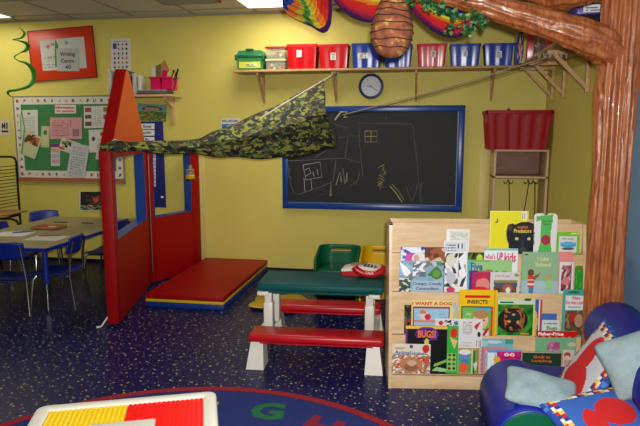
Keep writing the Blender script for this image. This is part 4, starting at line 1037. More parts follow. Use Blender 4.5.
poly_px([(158, 80), (163, 80), (169.5, 70), (165, 59.5), (160, 65)], YW-.12, .004, kraft, 'kraft_paper', 'tall pointed sheet of brown paper in the pink caddy', 'paper')
poly_px([(161, 81), (166, 80.5), (168, 71), (163, 70)], YW-.14, .004, pink_pl, 'pink_paper', 'crumpled pink paper in front of the brown sheet in the caddy', 'paper')
for (a4, b5, lb) in (((168, 80), (174, 70), 'dark handled paintbrush leaning in the pink caddy'), ((174, 80), (178, 69), 'pale handled paintbrush leaning right in the pink caddy'), ((171, 80), (176.5, 72), 'paintbrush with white bristles in the pink caddy')):
    p = ony(*a4, YW-.15); q = ony(*b5, YW-.13); p.z = zb_+.008
    mb = MB(); mb.tube([p, p.lerp(q, .8), q], [.004, .006, .011], [blackp, kraft, white_pl][a4[0] % 3], 7)
    tag(mb.build('paintbrush', W=p), lb, 'paintbrush', 'paintbrushes in the pink caddy')
# standing flip chart and folders at the shelf's left end
flat_print('flip_chart', wallq(111, 38.5, 130.5, 71, YW-.2, skew=-.02), painter((206, 208, 206), [('l', .15, .9, .85, .96, (120, 120, 120), 1), ('r', .12, .68, .3, .86, (60, 70, 140))]+[('e', .2+.2*i, .12+.14*j, .05, .035, [(150, 50, 60), (40, 40, 50), (90, 60, 40), (190, 90, 50)][(i*3+j) % 4]) for i in range(4) for j in range(6) if not (i == 0 and j > 3)], 1), 'white picture chart card standing above the red gable', 'chart', 36, 50, .002)
fo = bpy.data.objects['flip_chart']
t = thing('magazine_rack', ony(124, 95, YW-.15), 'white wire file rack of folders below the picture chart card', 'rack')
t.location.z = S2; WM[t.name] = Matrix.Translation((t.location.x, t.location.y, S2))
xa = ony(111, 90, YW-.18).x; xb = ony(138.5, 90, YW-.18).x; za_ = ony(125, 71, YW-.18).z
for k in range(6):
    mb = MB(); xx = xa+(xb-xa)*k/5; c = [white_pl, ink_green, white_pt, ink_blue, white_pl, white_pt][k]
    mb.box(xx-.012, xx+.012, YW-.2+.01*k, YW-.04, S2+.002, za_-.02*(k % 3)+(.02 if k < 2 else 0), c, .002); mb.build('folder', t)
mb = MB(); mb.tube([(xa-.015, YW-.205, S2+.003), (xa-.015, YW-.205, za_-.04), (xb+.015, YW-.205, za_-.04), (xb+.015, YW-.205, S2+.003)], .003, white_pl, 6); mb.tube([(xa-.015, YW-.205, S2+.06), (xb+.015, YW-.205, S2+.06)], .0025, white_pl, 6); mb.build('wire_frame', t)
# tall support easel that carries the chart card
mb = MB(); q = bpy.data.objects['flip_chart'].location
zc0 = ony(120, 71, YW-.2).z
mb.box(ony(129, 60, YW-.1).x, ony(134, 60, YW-.1).x, YW-.185, YW-.18, S2+.001, ony(131, 42, YW-.18).z, mat('patterned_card', (150, 60, 40), .7, noise=.4, nscale=40), 0)
tag(mb.build('patterned_card', W=Vector((ony(131, 60, YW-.1).x, YW-.18, S2)), smooth=False), 'thin dark patterned card edge right of the picture chart card', 'card')

# ================================================================== CHILDREN'S TABLE AND CHAIRS
TZ = .5; tx1 = -2.655; ty0 = 3.77; ty1 = 5.24; tx0 = -3.57
t = thing('childrens_table', ((tx0+tx1)/2, (ty0+ty1)/2, 0), 'low activity table with beige top and blue edge, left of the red screen', 'table')
mb = MB(); mb.box(tx0+.006, tx1-.006, ty0+.006, ty1-.006, TZ-.02, TZ, mat('beige_laminate', (150, 140, 96), .45, noise=.06, nscale=6), .003); mb.build('tabletop', t)
mb = MB()
for b4 in ((tx0, tx1, ty0, ty0+.012), (tx0, tx1, ty1-.012, ty1), (tx0, tx0+.012, ty0, ty1), (tx1-.012, tx1, ty0, ty1)): mb.box(*b4, TZ-.028, TZ-.001, chair_blue, .004)
mb.build('edge_band', t)
for xx in (tx0+.06, tx1-.045):
    for yy in (ty0+.045, ty1-.06):
        mb = MB(); mb.tube([(xx, yy, TZ-.025), (xx, yy, .22)], .02, chair_blue, 14); mb.tube([(xx, yy, .24), (xx, yy, .01)], .014, chrome, 12); mb.lathe([(.02, 0), (.02, .012), (.014, .016)], blackp, 12, Matrix.Translation((xx, yy, 0))); mb.build('leg', t)
def table_item(px, py, name, sx, sy, sz, rz, m, label, cat, group=None, C=None):
    p = onz(px, py, TZ+.0005); mb = MB(); M = Matrix.Translation(p) @ Matrix.Rotation(rz, 4, 'Z')
    mb.box(-sx/2, sx/2, -sy/2, sy/2, 0, sz, m, min(sz*.3, .003), M); return tag(mb.build(name, W=M), label, cat, group)
table_item(13, 234, 'paper_sheet', .28, .21, .0008, .1, paper, 'white drawing paper at the left of the beige table', 'paper')
table_item(47, 238, 'paper_sheet', .28, .21, .0008, .05, paper, 'white drawing paper near the front corner of the beige table', 'paper')
def pencil(px, py, l, rz, m, label, z=.0018):
    p = onz(px, py, TZ+z); M = Matrix.Translation(p+Vector((0, 0, .004))) @ Matrix.Rotation(rz, 4, 'Z')
    mb = MB(); mb.tube([M @ Vector((-l/2, 0, 0)), M @ Vector((l/2-.01, 0, 0)), M @ Vector((l/2, 0, 0))], [.004, .004, .001], m, 7)
    tag(mb.build('pencil', W=M), label, 'pencil', 'pencils on the beige table')
pencil(23, 232.5, .16, .7, bin_blue, 'blue pencil on the left drawing paper'); pencil(50, 236, .17, .35, bin_red, 'red pencil on the right drawing paper')
pencil(61, 222.5, .14, .0, blackp, 'black marker beyond the crayon tray', .001); pencil(88, 223.5, .12, 0, blackp, 'black marker at the far right of the table', .001)
p = onz(49, 228.5, TZ+.0005); t = thing('crayon_tray', p, 'small wooden tray of crayons in the middle of the beige table', 'tray'); M = Matrix.Translation(p)
mb = MB(); mb.box(-.12, .12, -.08, .08, 0, .008, tan_wood, .002, M)
for b4 in ((-.12, .12, -.08, -.074), (-.12, .12, .074, .08), (-.12, -.114, -.08, .08), (.114, .12, -.08, .08)): mb.box(*b4, 0, .025, tan_wood, .001, M)
mb.build('tray_body', t)
for k in range(9):
    a_ = rnd.uniform(-.4, .4); c4 = p+Vector((rnd.uniform(-.05, .05), -.05+k*.0125, .013+.001*(k % 2))); d4 = Vector((math.cos(a_), math.sin(a_)*.2, 0))*.04
    mb = MB(); mb.tube([c4-d4, c4+d4*.85, c4+d4], [.0045, .0045, .0015], [bin_red, kraft, orange_v, ink_pink, yel_pl, white_pl][k % 6], 7)
    tag(mb.build('crayon', W=c4), 'crayon lying in the small wooden tray on the beige table', 'crayon', 'crayons in the wooden tray')

def chair_proto():
    t = thing('school_chair', (0, 0, 0), '', 'chair', 'blue school chairs around the beige table')
    mb = MB()
    def seatP(u, v): x_ = (u-.5)*.31*(1-.1*(1-v)); y_ = (v-.5)*.29; return Vector((x_, y_, .292+.012*((u-.5)*2)**2-.01*math.sin(v*PI)-(.012*max(0, (v-.85)/.15)**2)))
    mb.grid(16, 14, seatP, chair_blue); mb.build('seat', t, solid=.012, angle=180)
    mb = MB()
    def backP(u, v): x_ = (u-.5)*.3*(1-.06*v); return Vector((x_, -.165-.03*v+.03*((u-.5)*2)**2, .455+.14*v-.012*((u-.5)*2)**4*(1 if v > .5 else -1)))
    mb.grid(16, 8, backP, chair_blue); mb.build('backrest', t, solid=.013, angle=180)
    for s in (-1, 1):
        mb = MB(); mb.tube([(s*.135, .12, .278), (s*.15, .14, .25), (s*.165, .165, .006)], .0095, chrome, 10); mb.build('front_leg', t)
        mb = MB(); mb.tube([(s*.165, -.19, .006), (s*.14, -.15, .28), (s*.128, -.163, .44), (s*.122, -.185, .565)], .0095, chrome, 10); mb.build('rear_leg', t)
        mb = MB(); mb.tube([(s*.135, .12, .276), (s*.139, -.13, .276)], .008, chrome, 8); mb.build('side_rail', t)
    mb = MB(); mb.tube([(-.14, -.13, .274), (.14, -.13, .274)], .008, chrome, 8); mb.build('cross_rail', t)
    return t
ch0 = chair_proto()
CS = .93
def place(o, x_, y_, rz): o.matrix_world = Matrix.Translation((x_, y_, 0)) @ Matrix.Rotation(rz, 4, 'Z') @ Matrix.Scale(CS, 4)
place(ch0, -2.96, 3.84, .22); ch0['label'] = 'blue school chair in the foreground, tucked under the near edge of the beige table'
for x_, y_, rz, lb in ((-2.745, 4.03, 1.75, 'blue school chair facing left beside the near right corner table leg'), (-2.785, 4.82, 1.6, 'blue school chair just left of the red screen post'),
                       (-3.585, 5.14, -2.36, 'blue school chair at the far left table corner against the yellow wall'), (-3.46, 4.5, -1.5, 'blue school chair at the left picture edge beyond the foreground chair')):
    c_ = dup(ch0, (x_, y_, 0), rz, lb); place(c_, x_, y_, rz)

# ================================================================== DRYING RACK AT THE LEFT EDGE
xr = ony(15.5, 200, 5.25).x; xl = xr-.55; zt_ = ony(5, 157, 5.25).z; zl = .34
t = thing('drying_rack', ((xl+xr)/2, 5.2, 0), 'black metal drying rack with close wire shelves at the left edge', 'rack')
mb = MB()
for yy in (5.3, 4.98):
    pts = [(xr, yy, 0.002), (xr, yy, zt_-.05), (xr-.015, yy, zt_-.012), (xr-.05, yy, zt_), (xl+.05, yy, zt_), (xl+.015, yy, zt_-.012), (xl, yy, zt_-.05), (xl, yy, .002)]
    mb.tube(pts, .011, blackm, 10)
mb.build('frame', t)
for k in range(13):
    z_ = .60+k*.033
    mb = MB(); mb.tube([(xr-.002, 4.98, z_), (xl, 4.98, z_)], .0035, blackm, 5)
    for q in range(2): xx = xl+(xr-xl)*q; mb.tube([(xx, 4.98, z_), (xx, 5.3, z_)], .003, blackm, 4)
    mb.build('wire_shelf', t)
mb = MB(); mb.box(xl-.02, xr+.16, 4.88, 5.2, .545, .56, tan_wood, .003, Matrix.Identity(4)); mb.build('wood_tray', t)
mb = MB(); mb.tube([(xl, 4.9, .5), (xr+.2, 4.9, .52), (xr+.26, 4.9, .505), (xr+.285, 4.9, .46)], .011, blackm, 10); mb.tube([(xl, 5.15, .5), (xr+.12, 5.15, .52)], .011, blackm, 10); mb.tube([(xr+.12, 4.9, .52), (xr+.12, 5.15, .52)], .009, blackm, 8); mb.build('tray_support', t)

# ================================================================== BOOK DISPLAY
BETA = math.radians(7.2); BOg = onz(388.3, 388.3)
MBk = Matrix.Translation(BOg) @ Matrix.Rotation(BETA, 4, 'Z'); MBi = MBk.inverted()
BWd = 1.02; BD = .3; BSTEP = .031
def bk(px, py, ly):
    o = MBi @ CAM; d = MBi.to_3x3() @ ray(px, py); k = (ly-o.y)/d.y; return (o+d*k)
def tz(py, row): return bk(450, py, .006+row*BSTEP).z
ROWY = [374, 335.5, 292.5, 253.5]
TRZ = [tz(ROWY[i], i) for i in range(4)]
top_z = bk(420, 223, .006+4*BSTEP).z
t = thing('book_display', BOg, 'pale plywood book display unit with four stepped tiers of picture books', 'book display', rz=BETA)
mb = MB(); mb.prism([(0, 0), (0, TRZ[0]), (4*BSTEP-.004, top_z), (BD, top_z), (BD, 0)], 0, .016, maple, MBk, axis='x'); mb.build('side_panel', t)
mb = MB(); mb.prism([(0, 0), (0, TRZ[0]), (4*BSTEP-.004, top_z), (BD, top_z), (BD, 0)], BWd-.016, BWd, maple, MBk, axis='x'); mb.build('side_panel', t)
mb = MB(); mb.box(.016, BWd-.016, BD-.01, BD, 0, top_z, maple, 0, MBk); mb.build('back_panel', t)
zs = [0]+TRZ+[top_z]
for i in range(5):
    y0 = .002+i*BSTEP if i else 0.0
    # riser i runs from tread i-1 up to tread i
    mb = MB(); ln = (zs[i+1]-zs[i])*.03
    yb_ = 0.002+max(0, i-0)*BSTEP
    if i == 0: mb.box(.016, BWd-.016, .001, .016, 0, TRZ[0], maple, .002, MBk); mb.build('kick_board', t)
    else:
        mb.prism([(yb_, zs[i]-.006), (yb_+ln, zs[i+1]), (yb_+ln+.01, zs[i+1]), (yb_+.01, zs[i]-.006)], .016, BWd-.016, maple, MBk, axis='x'); mb.build('backing_panel', t, smooth=False)
for i in range(4):
    ya = .001 if i == 0 else .002+i*BSTEP+(zs[i+1]-zs[i])*.03
    mb = MB(); mb.box(.016, BWd-.016, ya, .004+(i+1)*BSTEP, TRZ[i]-.01, TRZ[i], maple, .001, MBk); mb.build('ledge', t)
mb = MB(); mb.box(.0, .018, 4*BSTEP-.006, 4*BSTEP+.008, top_z-.012, top_z+.003, blackp, .002, MBk); mb.build('corner_cap', t)

SG = [(238, 232, 220), (214, 204, 180), (150, 140, 130)]
def book(name, row, layer, x0, y0, x1, bg, shapes, texts, label, th_=.006, tilt=0., y1=None, nu=None, seed=0, rnd_c=False, name2='picture_book', cat='book', spine=None, poly=None):
    zb = TRZ[row]+.0004
    # depth of this book's front face at the bottom
    riser = .002+(row+1)*BSTEP if row < 3 else .002+4*BSTEP
    fy = riser-.002-(3-layer if layer > -1 else 4)*.0071
    a = bk(x0, ROWY[row], fy); b = bk(x1, ROWY[row], fy); c = bk((x0+x1)/2, y0, fy+.008)
    w = b.x-a.x; h = c.z-zb; L = math.radians(1.9)
    if w > 0 and a.x < .017: a.x = .017; w = b.x-a.x
    if a.x+w > BWd-.017: w = BWd-.017-a.x
    W = MBk @ Matrix.Translation((a.x+w/2, fy, zb)) @ Matrix.Rotation(tilt, 4, 'Y') @ Matrix.Rotation(-L, 4, 'X')
    C = painter(bg, shapes, seed)
    nu = nu or max(10, int((x1-x0)*1.5)); nv = max(10, int(nu*h/w))
    mb = MB(); bt = .0011
    if poly:   # die-cut outline: cells outside it are dropped, a thin board behind
        pf = painter((0, 0, 0), [('p', poly, (255, 255, 255))])
        keep = lambda u, v: pf(u, v)[0] > 100
    else: keep = None
    mb.grid(nu, nv, lambda u, v: W @ Vector(((u-.5)*w, 0, v*h)), INK, C, keep)
    mb.grid(nu, nv, lambda u, v: W @ Vector(((.5-u)*w, th_, v*h)), INK, lambda u, v: bg, (lambda u, v: keep(1-u, v)) if keep else None)
    def edgeq(p0, p1, col, y0_=0, y1_=th_):
        vs = [mb.bm.verts.new(W @ Vector((p[0], y, p[1]))) for p, y in ((p0, y0_), (p1, y0_), (p1, y1_), (p0, y1_))]
        f = mb.face(vs, INK); 
        for l in f.loops: l[mb.col] = (*lin(col), 1)
    hw = w/2
    if not poly:
        edgeq((-hw, h), (-hw, 0), spine or bg)
        for ya, yb in ((0, bt), (th_-bt, th_)):
            edgeq((-hw, h), (hw, h), bg, ya, yb); edgeq((hw, 0), (hw, h), bg, ya, yb); edgeq((-hw, 0), (hw, 0), bg, ya, yb)
    o = mb.build(name2, W=W, smooth=False)
    tag(o, label, cat, 'picture books on the display unit')
    pg = MB(); k = 0.0015
    if poly: pg.prism([((u-.5)*w, v*h) for u, v in poly], .0008, th_-.0008, ink_black if name == 'panther' else page, W, axis='y')
    else: pg.box(-hw+.001, hw-k, bt, th_-bt, k, h-k, page, 0, W)
    pg.build('pages', o, smooth=False)
    if texts:
        tb = MB(); Mt = W @ Matrix.Translation((-hw, -.0012, 0))
        for q in texts: tb.text(q[0], (q[1]*w, q[2]*h), q[3]*w, q[4]*h, q[5], Mt, bold=q[6] if len(q) > 6 else .02)
        tb.build('lettering', o, smooth=False)
    return o
# --- top tier
book('w', 3, 0, 446, 229, 469, (224, 222, 212), [('n', .18, .05, .95, .9, [(206, 212, 204), (190, 200, 160), (216, 216, 206), (196, 196, 196), (200, 190, 160)], 12), ('r', 0, 0, .12, 1, (236, 234, 228))], [], 'small white speckled booklet alone at the left of the top tier', th_=.005, seed=3)
book('y', 3, 1, 489, 211, 527, (226, 214, 20), [('r', .82, .8, .95, .97, (226, 226, 226)), ('b', .84, .82, .93, .95, (40, 40, 40), 7), ('e', .17, .77, .045, .055, (60, 60, 90)), ('e', .145, .785, .04, .05, (226, 214, 20)), ('r', 0, 0, .02, 1, (236, 232, 160)), ('r', 0, .98, 1, 1, (236, 232, 160))], [], 'large bright yellow book, tallest on the top tier, behind the black panther book', spine=(230, 226, 150))
pan = [(.12, 0), (.1, .3), (.02, .45), (.0, .72), (.06, .9), (.2, .93), (.3, .9), (.5, .98), (.75, .99), (.95, .93), (1, .6), (.98, 0)]
book('panther', 3, 0, 506, 221.5, 534, (18, 20, 24), [('e', .52, .42, .36, .4, (26, 30, 36)), ('e', .12, .8, .08, .09, (70, 56, 46)), ('p', [(.25, .82), (.5, .9), (.8, .9), (.98, .84), (.96, .66), (.6, .7), (.3, .62)], (54, 34, 22)), ('e', .36, .47, .06, .045, (196, 200, 120)), ('e', .8, .47, .06, .045, (196, 200, 120)), ('e', .59, .12, .13, .09, (64, 60, 60)), ('e', .58, .3, .05, .12, (44, 48, 54))],
     [('wild', .55, .83, .36, .08, ink_orange), ('Predators', .56, .715, .62, .12, ink_gold)], 'black die-cut book shaped like a panther head with a gold title', poly=pan)
one = [(0, .03), (.08, 0), (.92, 0), (1, .05), (1, .93), (.94, .99), (.62, 1), (.56, .95), (.44, .95), (.38, 1), (.06, .99), (0, .94)]
book('one', 3, 0, 533, 213.5, 556, (222, 220, 214), [('p', [(.08, .93), (.08, .8), (.3, .84), (.3, .3), (.18, .0), (.82, 0), (.72, .4), (.8, .95), (.9, .99)], (84, 180, 80)), ('e', .54, .35, .21, .13, (176, 40, 60)), ('e', .54, .35, .1, .06, (150, 60, 60))], [('One Red', .55, .82, .5, .06, ink_green), ('Apple', .55, .74, .4, .06, ink_green)], 'white board book with a big green figure one and a red apple', poly=one, th_=.0066)
book('g', 3, 1, 556.5, 232, 579, (118, 196, 40), [('r', .08, .06, .88, .8, (214, 214, 210)), ('e', .5, .42, .36, .14, (70, 160, 200)), ('r', .16, .42, .84, .52, (90, 176, 210)), ('e', .5, .24, .3, .05, (100, 80, 60)), ('r', .62, .9, .98, .98, (226, 226, 120))], [('Who comes', .46, .7, .5, .07, ink_black)], 'small lime green book with a blue bowl, at the right of the top tier')
# --- second tier
book('mag', 2, 1, 400, 247, 444, (64, 84, 160), [('n', 0, .66, .62, 1, [(60, 70, 150), (226, 226, 236), (90, 100, 190), (200, 210, 230)], 12), ('r', .12, .68, .6, .86, (206, 70, 150)), ('e', .42, .74, .16, .14, (226, 216, 210)), ('e', .36, .74, .06, .09, (196, 160, 140)), ('r', .58, .55, 1, 1, (140, 76, 40)), ('n', .55, .55, 1, .98, [(150, 84, 44), (100, 50, 30), (210, 180, 160)], 7)], [], 'blue and pink picture magazine behind the caterpillar book', seed=5)
book('cat', 2, 0, 399, 261, 443, (120, 156, 176), [('n', 0, 0, 1, 1, [(134, 168, 188), (124, 158, 178), (150, 182, 198), (130, 164, 184)], 7), ('p', [(0, 1), (.24, .7), (.3, .45), (.1, .55), (.03, .8)], (238, 240, 240)), ('p', [(0, .1), (.15, .2), (.75, .95), (.7, 1), (.6, 1), (0, .3)], (120, 116, 112)), ('n', .0, .0, .25, .45, [(70, 90, 50), (210, 214, 210), (50, 70, 60)], 12), ('n', .3, .5, .6, 1, [(230, 232, 236), (150, 160, 170), (96, 110, 120)], 12), ('p', [(.62, .55), (.72, .68), (.85, .85), (.95, .7), (.98, .5), (.85, .4), (.72, .5)], (70, 116, 50)), ('e', .84, .6, .09, .12, (96, 150, 60)), ('r', .3, 0, 1, .36, (158, 186, 200)), ('n', .7, .85, 1, 1, [(60, 100, 60), (90, 140, 70), (170, 190, 200)], 10)],
     [('Creepy, Crawly', .64, .26, .66, .12, ink_plum, .03), ('Caterpillars', .64, .1, .52, .11, ink_plum, .03)], 'pale blue caterpillar book with leaves, leftmost on the second tier', seed=2)
book('wh', 2, 1, 443.5, 240.5, 467, (226, 226, 222), [('r', .05, .78, .95, .97, (206, 210, 214)), ('l', .1, .8, .5, .95, (110, 120, 140), 3), ('b', .6, .84, .8, .94, (50, 60, 60), 6), ('n', 0, .1, .6, .75, [(200, 196, 190), (40, 40, 40), (216, 210, 180), (90, 100, 60), (230, 230, 230)], 8), ('e', .3, .62, .2, .12, (214, 210, 190)), ('e', .3, .28, .22, .12, (190, 190, 196)), ('n', .62, .1, .95, .75, [(236, 236, 236), (180, 150, 100), (226, 226, 226), (60, 60, 60)], 7), ('e', .3, .04, .18, .06, (200, 60, 110))], [], 'white magazine with animal photos standing right of the caterpillar book', seed=8, tilt=-.02)
book('lf', 2, 2, 467, 252.5, 483, (44, 70, 36), [('n', 0, 0, 1, 1, [(40, 60, 30), (24, 30, 20), (90, 120, 40), (50, 80, 40)], 5), ('e', .72, .84, .2, .12, (190, 206, 50)), ('e', .9, .72, .1, .16, (150, 180, 50))], [], 'dark leafy book mostly hidden behind the green counting book', seed=4)
book('kids', 2, 2, 483, 248.5, 516.5, (228, 228, 226), [('r', 0, .95, 1, 1, (120, 190, 170)), ('e', .3, .58, .1, .12, (60, 60, 60)), ('e', .45, .55, .1, .1, (90, 100, 80)), ('n', .05, .4, .95, .6, [(228, 228, 226), (120, 130, 110), (226, 226, 226), (170, 160, 150), (228, 228, 226)], 12)], [("what's", .18, .82, .3, .13, ink_pink), ('UP', .47, .82, .18, .18, ink_pink, .04), ('kids', .77, .8, .34, .22, ink_pink, .03)], 'white magazine with bright pink title in the middle of the second tier', seed=3)
book('five', 2, 1, 466, 260, 511, (150, 196, 120), [('r', 0, 0, .12, 1, (90, 170, 180)), ('e', .5, .68, .06, .04, (170, 130, 60)), ('e', .66, .62, .04, .05, (120, 90, 50)), ('e', .84, .64, .05, .04, (170, 120, 90)), ('r', 0, .94, .5, 1, (120, 170, 110))], [('Five', .22, .8, .26, .24, ink_blue, .035), ('Little', .24, .56, .26, .09, ink_blue), ('F', .1, .4, .07, .16, ink_blue, .03)], 'pale green landscape book with a blue title beginning Five', spine=(206, 96, 50))
book('prp', 2, 0, 469, 270.5, 492, (92, 34, 118), [('r', .12, 0, 1, .93, (170, 40, 90)), ('e', .58, .35, .3, .35, (220, 130, 120)), ('p', [(.2, .55), (.45, .88), (.8, .86), (1, .6), (.6, .66)], (196, 34, 70)), ('e', .5, .1, .35, .18, (206, 30, 50)), ('r', .35, .93, .95, 1, (160, 120, 60))], [], 'purple framed book with a pink face in a red hat')
book('dog', 2, -1, 490, 272, 519, (206, 206, 202), [('p', [(.12, .62), (.95, .64), (.92, .42), (.1, .4)], (150, 130, 70)), ('r', .15, .3, .92, .5, (70, 84, 110)), ('r', .12, .03, .9, .32, (110, 70, 40)), ('e', .6, .25, .18, .2, (160, 90, 50)), ('e', .62, .15, .08, .14, (226, 220, 210)), ('e', .25, .15, .1, .1, (60, 50, 40)), ('e', .9, .86, .09, .07, (150, 150, 60))], [('Just Dogs', .4, .82, .5, .09, ink_red)], 'light book with a brown and white dog in a kennel on the second tier')
book('sch', 2, 0, 521, 252, 557.5, (142, 178, 138), [('r', 0, 0, 1, .3, (160, 190, 196)), ('e', .25, .5, .09, .09, (110, 70, 40)), ('r', .17, .14, .36, .42, (196, 70, 60)), ('r', .17, .2, .36, .24, (226, 216, 200)), ('r', .17, .3, .36, .34, (226, 190, 120)), ('r', .2, 0, .34, .15, (80, 120, 150)), ('p', [(.3, .38), (.5, .5), (.48, .42), (.34, .3)], (140, 90, 60)), ('e', .74, .38, .07, .07, (200, 160, 70)), ('e', .76, .2, .1, .14, (150, 200, 130)), ('e', .55, .2, .12, .08, (170, 196, 200)), ('e', .1, .93, .04, .02, (60, 60, 50))], [('I Like', .57, .84, .3, .09, ink_cream), ('School', .57, .7, .42, .1, ink_cream)], 'sage green book with two painted children and the title I Like School')
book('pk', 2, 1, 554, 252, 571.5, (222, 130, 128), [('r', 0, .8, 1, 1, (228, 138, 134))], [], 'plain salmon pink book behind the framed photo book')
book('ph', 2, 0, 558.5, 262, 572.5, (222, 220, 218), [('n', .12, .08, .8, .9, [(190, 110, 120), (70, 50, 60), (220, 190, 190), (150, 60, 70), (120, 90, 100)], 7), ('e', .5, .4, .25, .14, (214, 120, 130)), ('r', .8, .0, .86, .95, (50, 46, 50))], [], 'narrow white book with a pink and dark photo, before the salmon book', seed=9)
gr = [(0, 0), (1, 0), (1, .85), (.88, .97), (.7, 1), (.1, 1), (0, .94)]
book('grn', 2, 0, 574, 265.5, 589, (40, 150, 40), [('n', 0, 0, 1, 1, [(40, 150, 40), (60, 166, 50), (44, 140, 46)], 4), ('e', .6, .88, .28, .05, (150, 80, 50)), ('r', 0, 0, .06, 1, (30, 110, 30))], [], 'bright green board book with rounded corners beside the tree trunk', poly=gr)
# --- third tier
book('fl', 1, 2, 404, 305, 424, (40, 40, 26), [('n', 0, 0, 1, 1, [(36, 50, 26), (150, 60, 40), (24, 24, 18), (60, 80, 40), (120, 90, 60)], 7)], [], 'dark flowery book peeking out left of the want-a-dog book', seed=6)
book('wad', 1, 1, 411, 300.5, 452, (226, 206, 130), [('r', .03, 0, .93, .82, (150, 60, 100)), ('r', .06, 0, .9, .77, (150, 190, 212)), ('r', .06, .36, .65, .44, (206, 130, 120)), ('e', .32, .56, .1, .14, (226, 190, 180)), ('e', .4, .52, .08, .09, (196, 40, 60)), ('e', .28, .66, .08, .06, (200, 120, 60)), ('l', .65, .1, .85, .65, (120, 160, 190), 7), ('l', .15, .1, .55, .28, (90, 130, 160), 2)], [('I WANT A DOG', .5, .915, .96, .1, ink_red, .04)], 'cream bordered book titled I WANT A DOG with a pale blue picture', seed=1)
book('thin', 1, 2, 446, 303, 458, (196, 190, 130), [('n', 0, 0, 1, 1, [(190, 196, 190), (206, 190, 90), (170, 180, 170)], 5)], [], 'pale yellow and grey book between the want-a-dog book and the yellow insects magazine', seed=3)
book('ins', 1, 0, 458.5, 290, 496, (236, 188, 10), [('r', .14, .83, .82, .885, (206, 30, 20)), ('r', .06, 0, .9, .64, (24, 40, 30)), ('r', .08, 0, .84, .62, (110, 176, 90)), ('r', .45, .56, .84, .62, (70, 160, 210)), ('e', .58, .34, .2, .2, (226, 180, 140)), ('e', .58, .47, .19, .1, (176, 130, 80)), ('e', .52, .34, .025, .02, (60, 60, 80)), ('e', .66, .34, .025, .02, (60, 60, 80)), ('e', .58, .24, .06, .02, (190, 100, 90)), ('r', .42, 0, .8, .12, (206, 220, 230)), ('p', [(.62, 0), (.72, .15), (.82, .18), (.78, .1), (.7, 0)], (206, 30, 30)), ('r', .84, 0, .9, .64, (196, 60, 40)), ('r', .92, 0, .95, 1, (206, 160, 10))], [('INSECTS', .48, .745, .54, .085, ink_black, .035), ('my', .26, .46, .14, .07, ink_cream), ('Baby', .26, .35, .24, .08, ink_cream)], 'yellow bordered magazine titled INSECTS with a baby portrait', nu=70)
book('btl', 1, 0, 496.5, 297.5, 534, (206, 208, 130), [('r', .02, .84, .98, .93, (206, 210, 206)), ('r', .06, .86, .42, .9, (40, 110, 70)), ('r', .02, .02, .96, .82, (44, 140, 40)), ('n', .02, .02, .96, .82, [(40, 120, 40), (60, 150, 44), (26, 90, 30), (50, 140, 40)], 6), ('e', .42, .42, .4, .33, (30, 34, 22)), ('e', .46, .46, .28, .3, (170, 96, 44)), ('n', .2, .15, .7, .72, [(30, 26, 20), (180, 104, 50), (40, 30, 24), (150, 90, 50)], 13), ('e', .46, .48, .16, .18, (34, 40, 44)), ('e', .44, .56, .05, .03, (190, 150, 90)), ('e', .56, .36, .04, .05, (206, 140, 70)), ('e', .32, .38, .05, .04, (206, 140, 70)), ('e', .8, .95, .1, .04, (60, 100, 40)), ('r', .62, .04, .86, .09, (206, 130, 60))], [], 'green leafy book with a big orange and black beetle', nu=64, seed=2)
book('spn', 1, 1, 527, 299.5, 541, (60, 96, 170), [('r', .86, 0, 1, 1, (206, 50, 50)), ('r', .78, 0, .86, 1, (226, 220, 210)), ('e', .5, .4, .2, .3, (226, 180, 60)), ('r', 0, 0, 1, .12, (226, 180, 60))], [], 'blue book with a red and white edge standing behind the beetle book')
book('bgs', 1, 0, 541.5, 320, 559, (206, 214, 206), [('l', .1, .78, .9, .92, (120, 130, 130), 1), ('e', .3, .2, .14, .16, (190, 110, 60)), ('e', .8, .2, .12, .14, (60, 120, 60)), ('r', 0, 0, 1, .06, (120, 150, 130))], [('Bugs', .58, .5, .6, .3, ink_green)], 'small white booklet with the word Bugs at the front of the third tier')
book('blb', 1, 1, 540, 313.5, 556, (70, 106, 176), [('r', .1, .4, .9, .6, (196, 130, 70))], [], 'small blue book just behind the white Bugs booklet')
book('ant', 1, 0, 561.5, 290, 594, (70, 166, 156), [('e', .5, .95, .3, .03, (50, 110, 60)), ('r', .12, .58, .98, .88, (220, 220, 216)), ('r', .12, .03, .98, .56, (110, 76, 56)), ('n', .12, .03, .98, .56, [(120, 84, 60), (90, 56, 40), (60, 90, 40), (160, 110, 84), (120, 50, 40)], 11), ('e', .6, .42, .3, .1, (170, 50, 44)), ('e', .8, .35, .2, .14, (170, 140, 110))], [('Where', .62, .83, .4, .075, ink_pink, .03), ('Do Ants Live?', .56, .735, .82, .075, ink_pink, .03), ('Questions', .55, .64, .6, .04, ink_black)], 'teal bordered book about where ants live, beside the tree trunk', seed=7, nu=50)
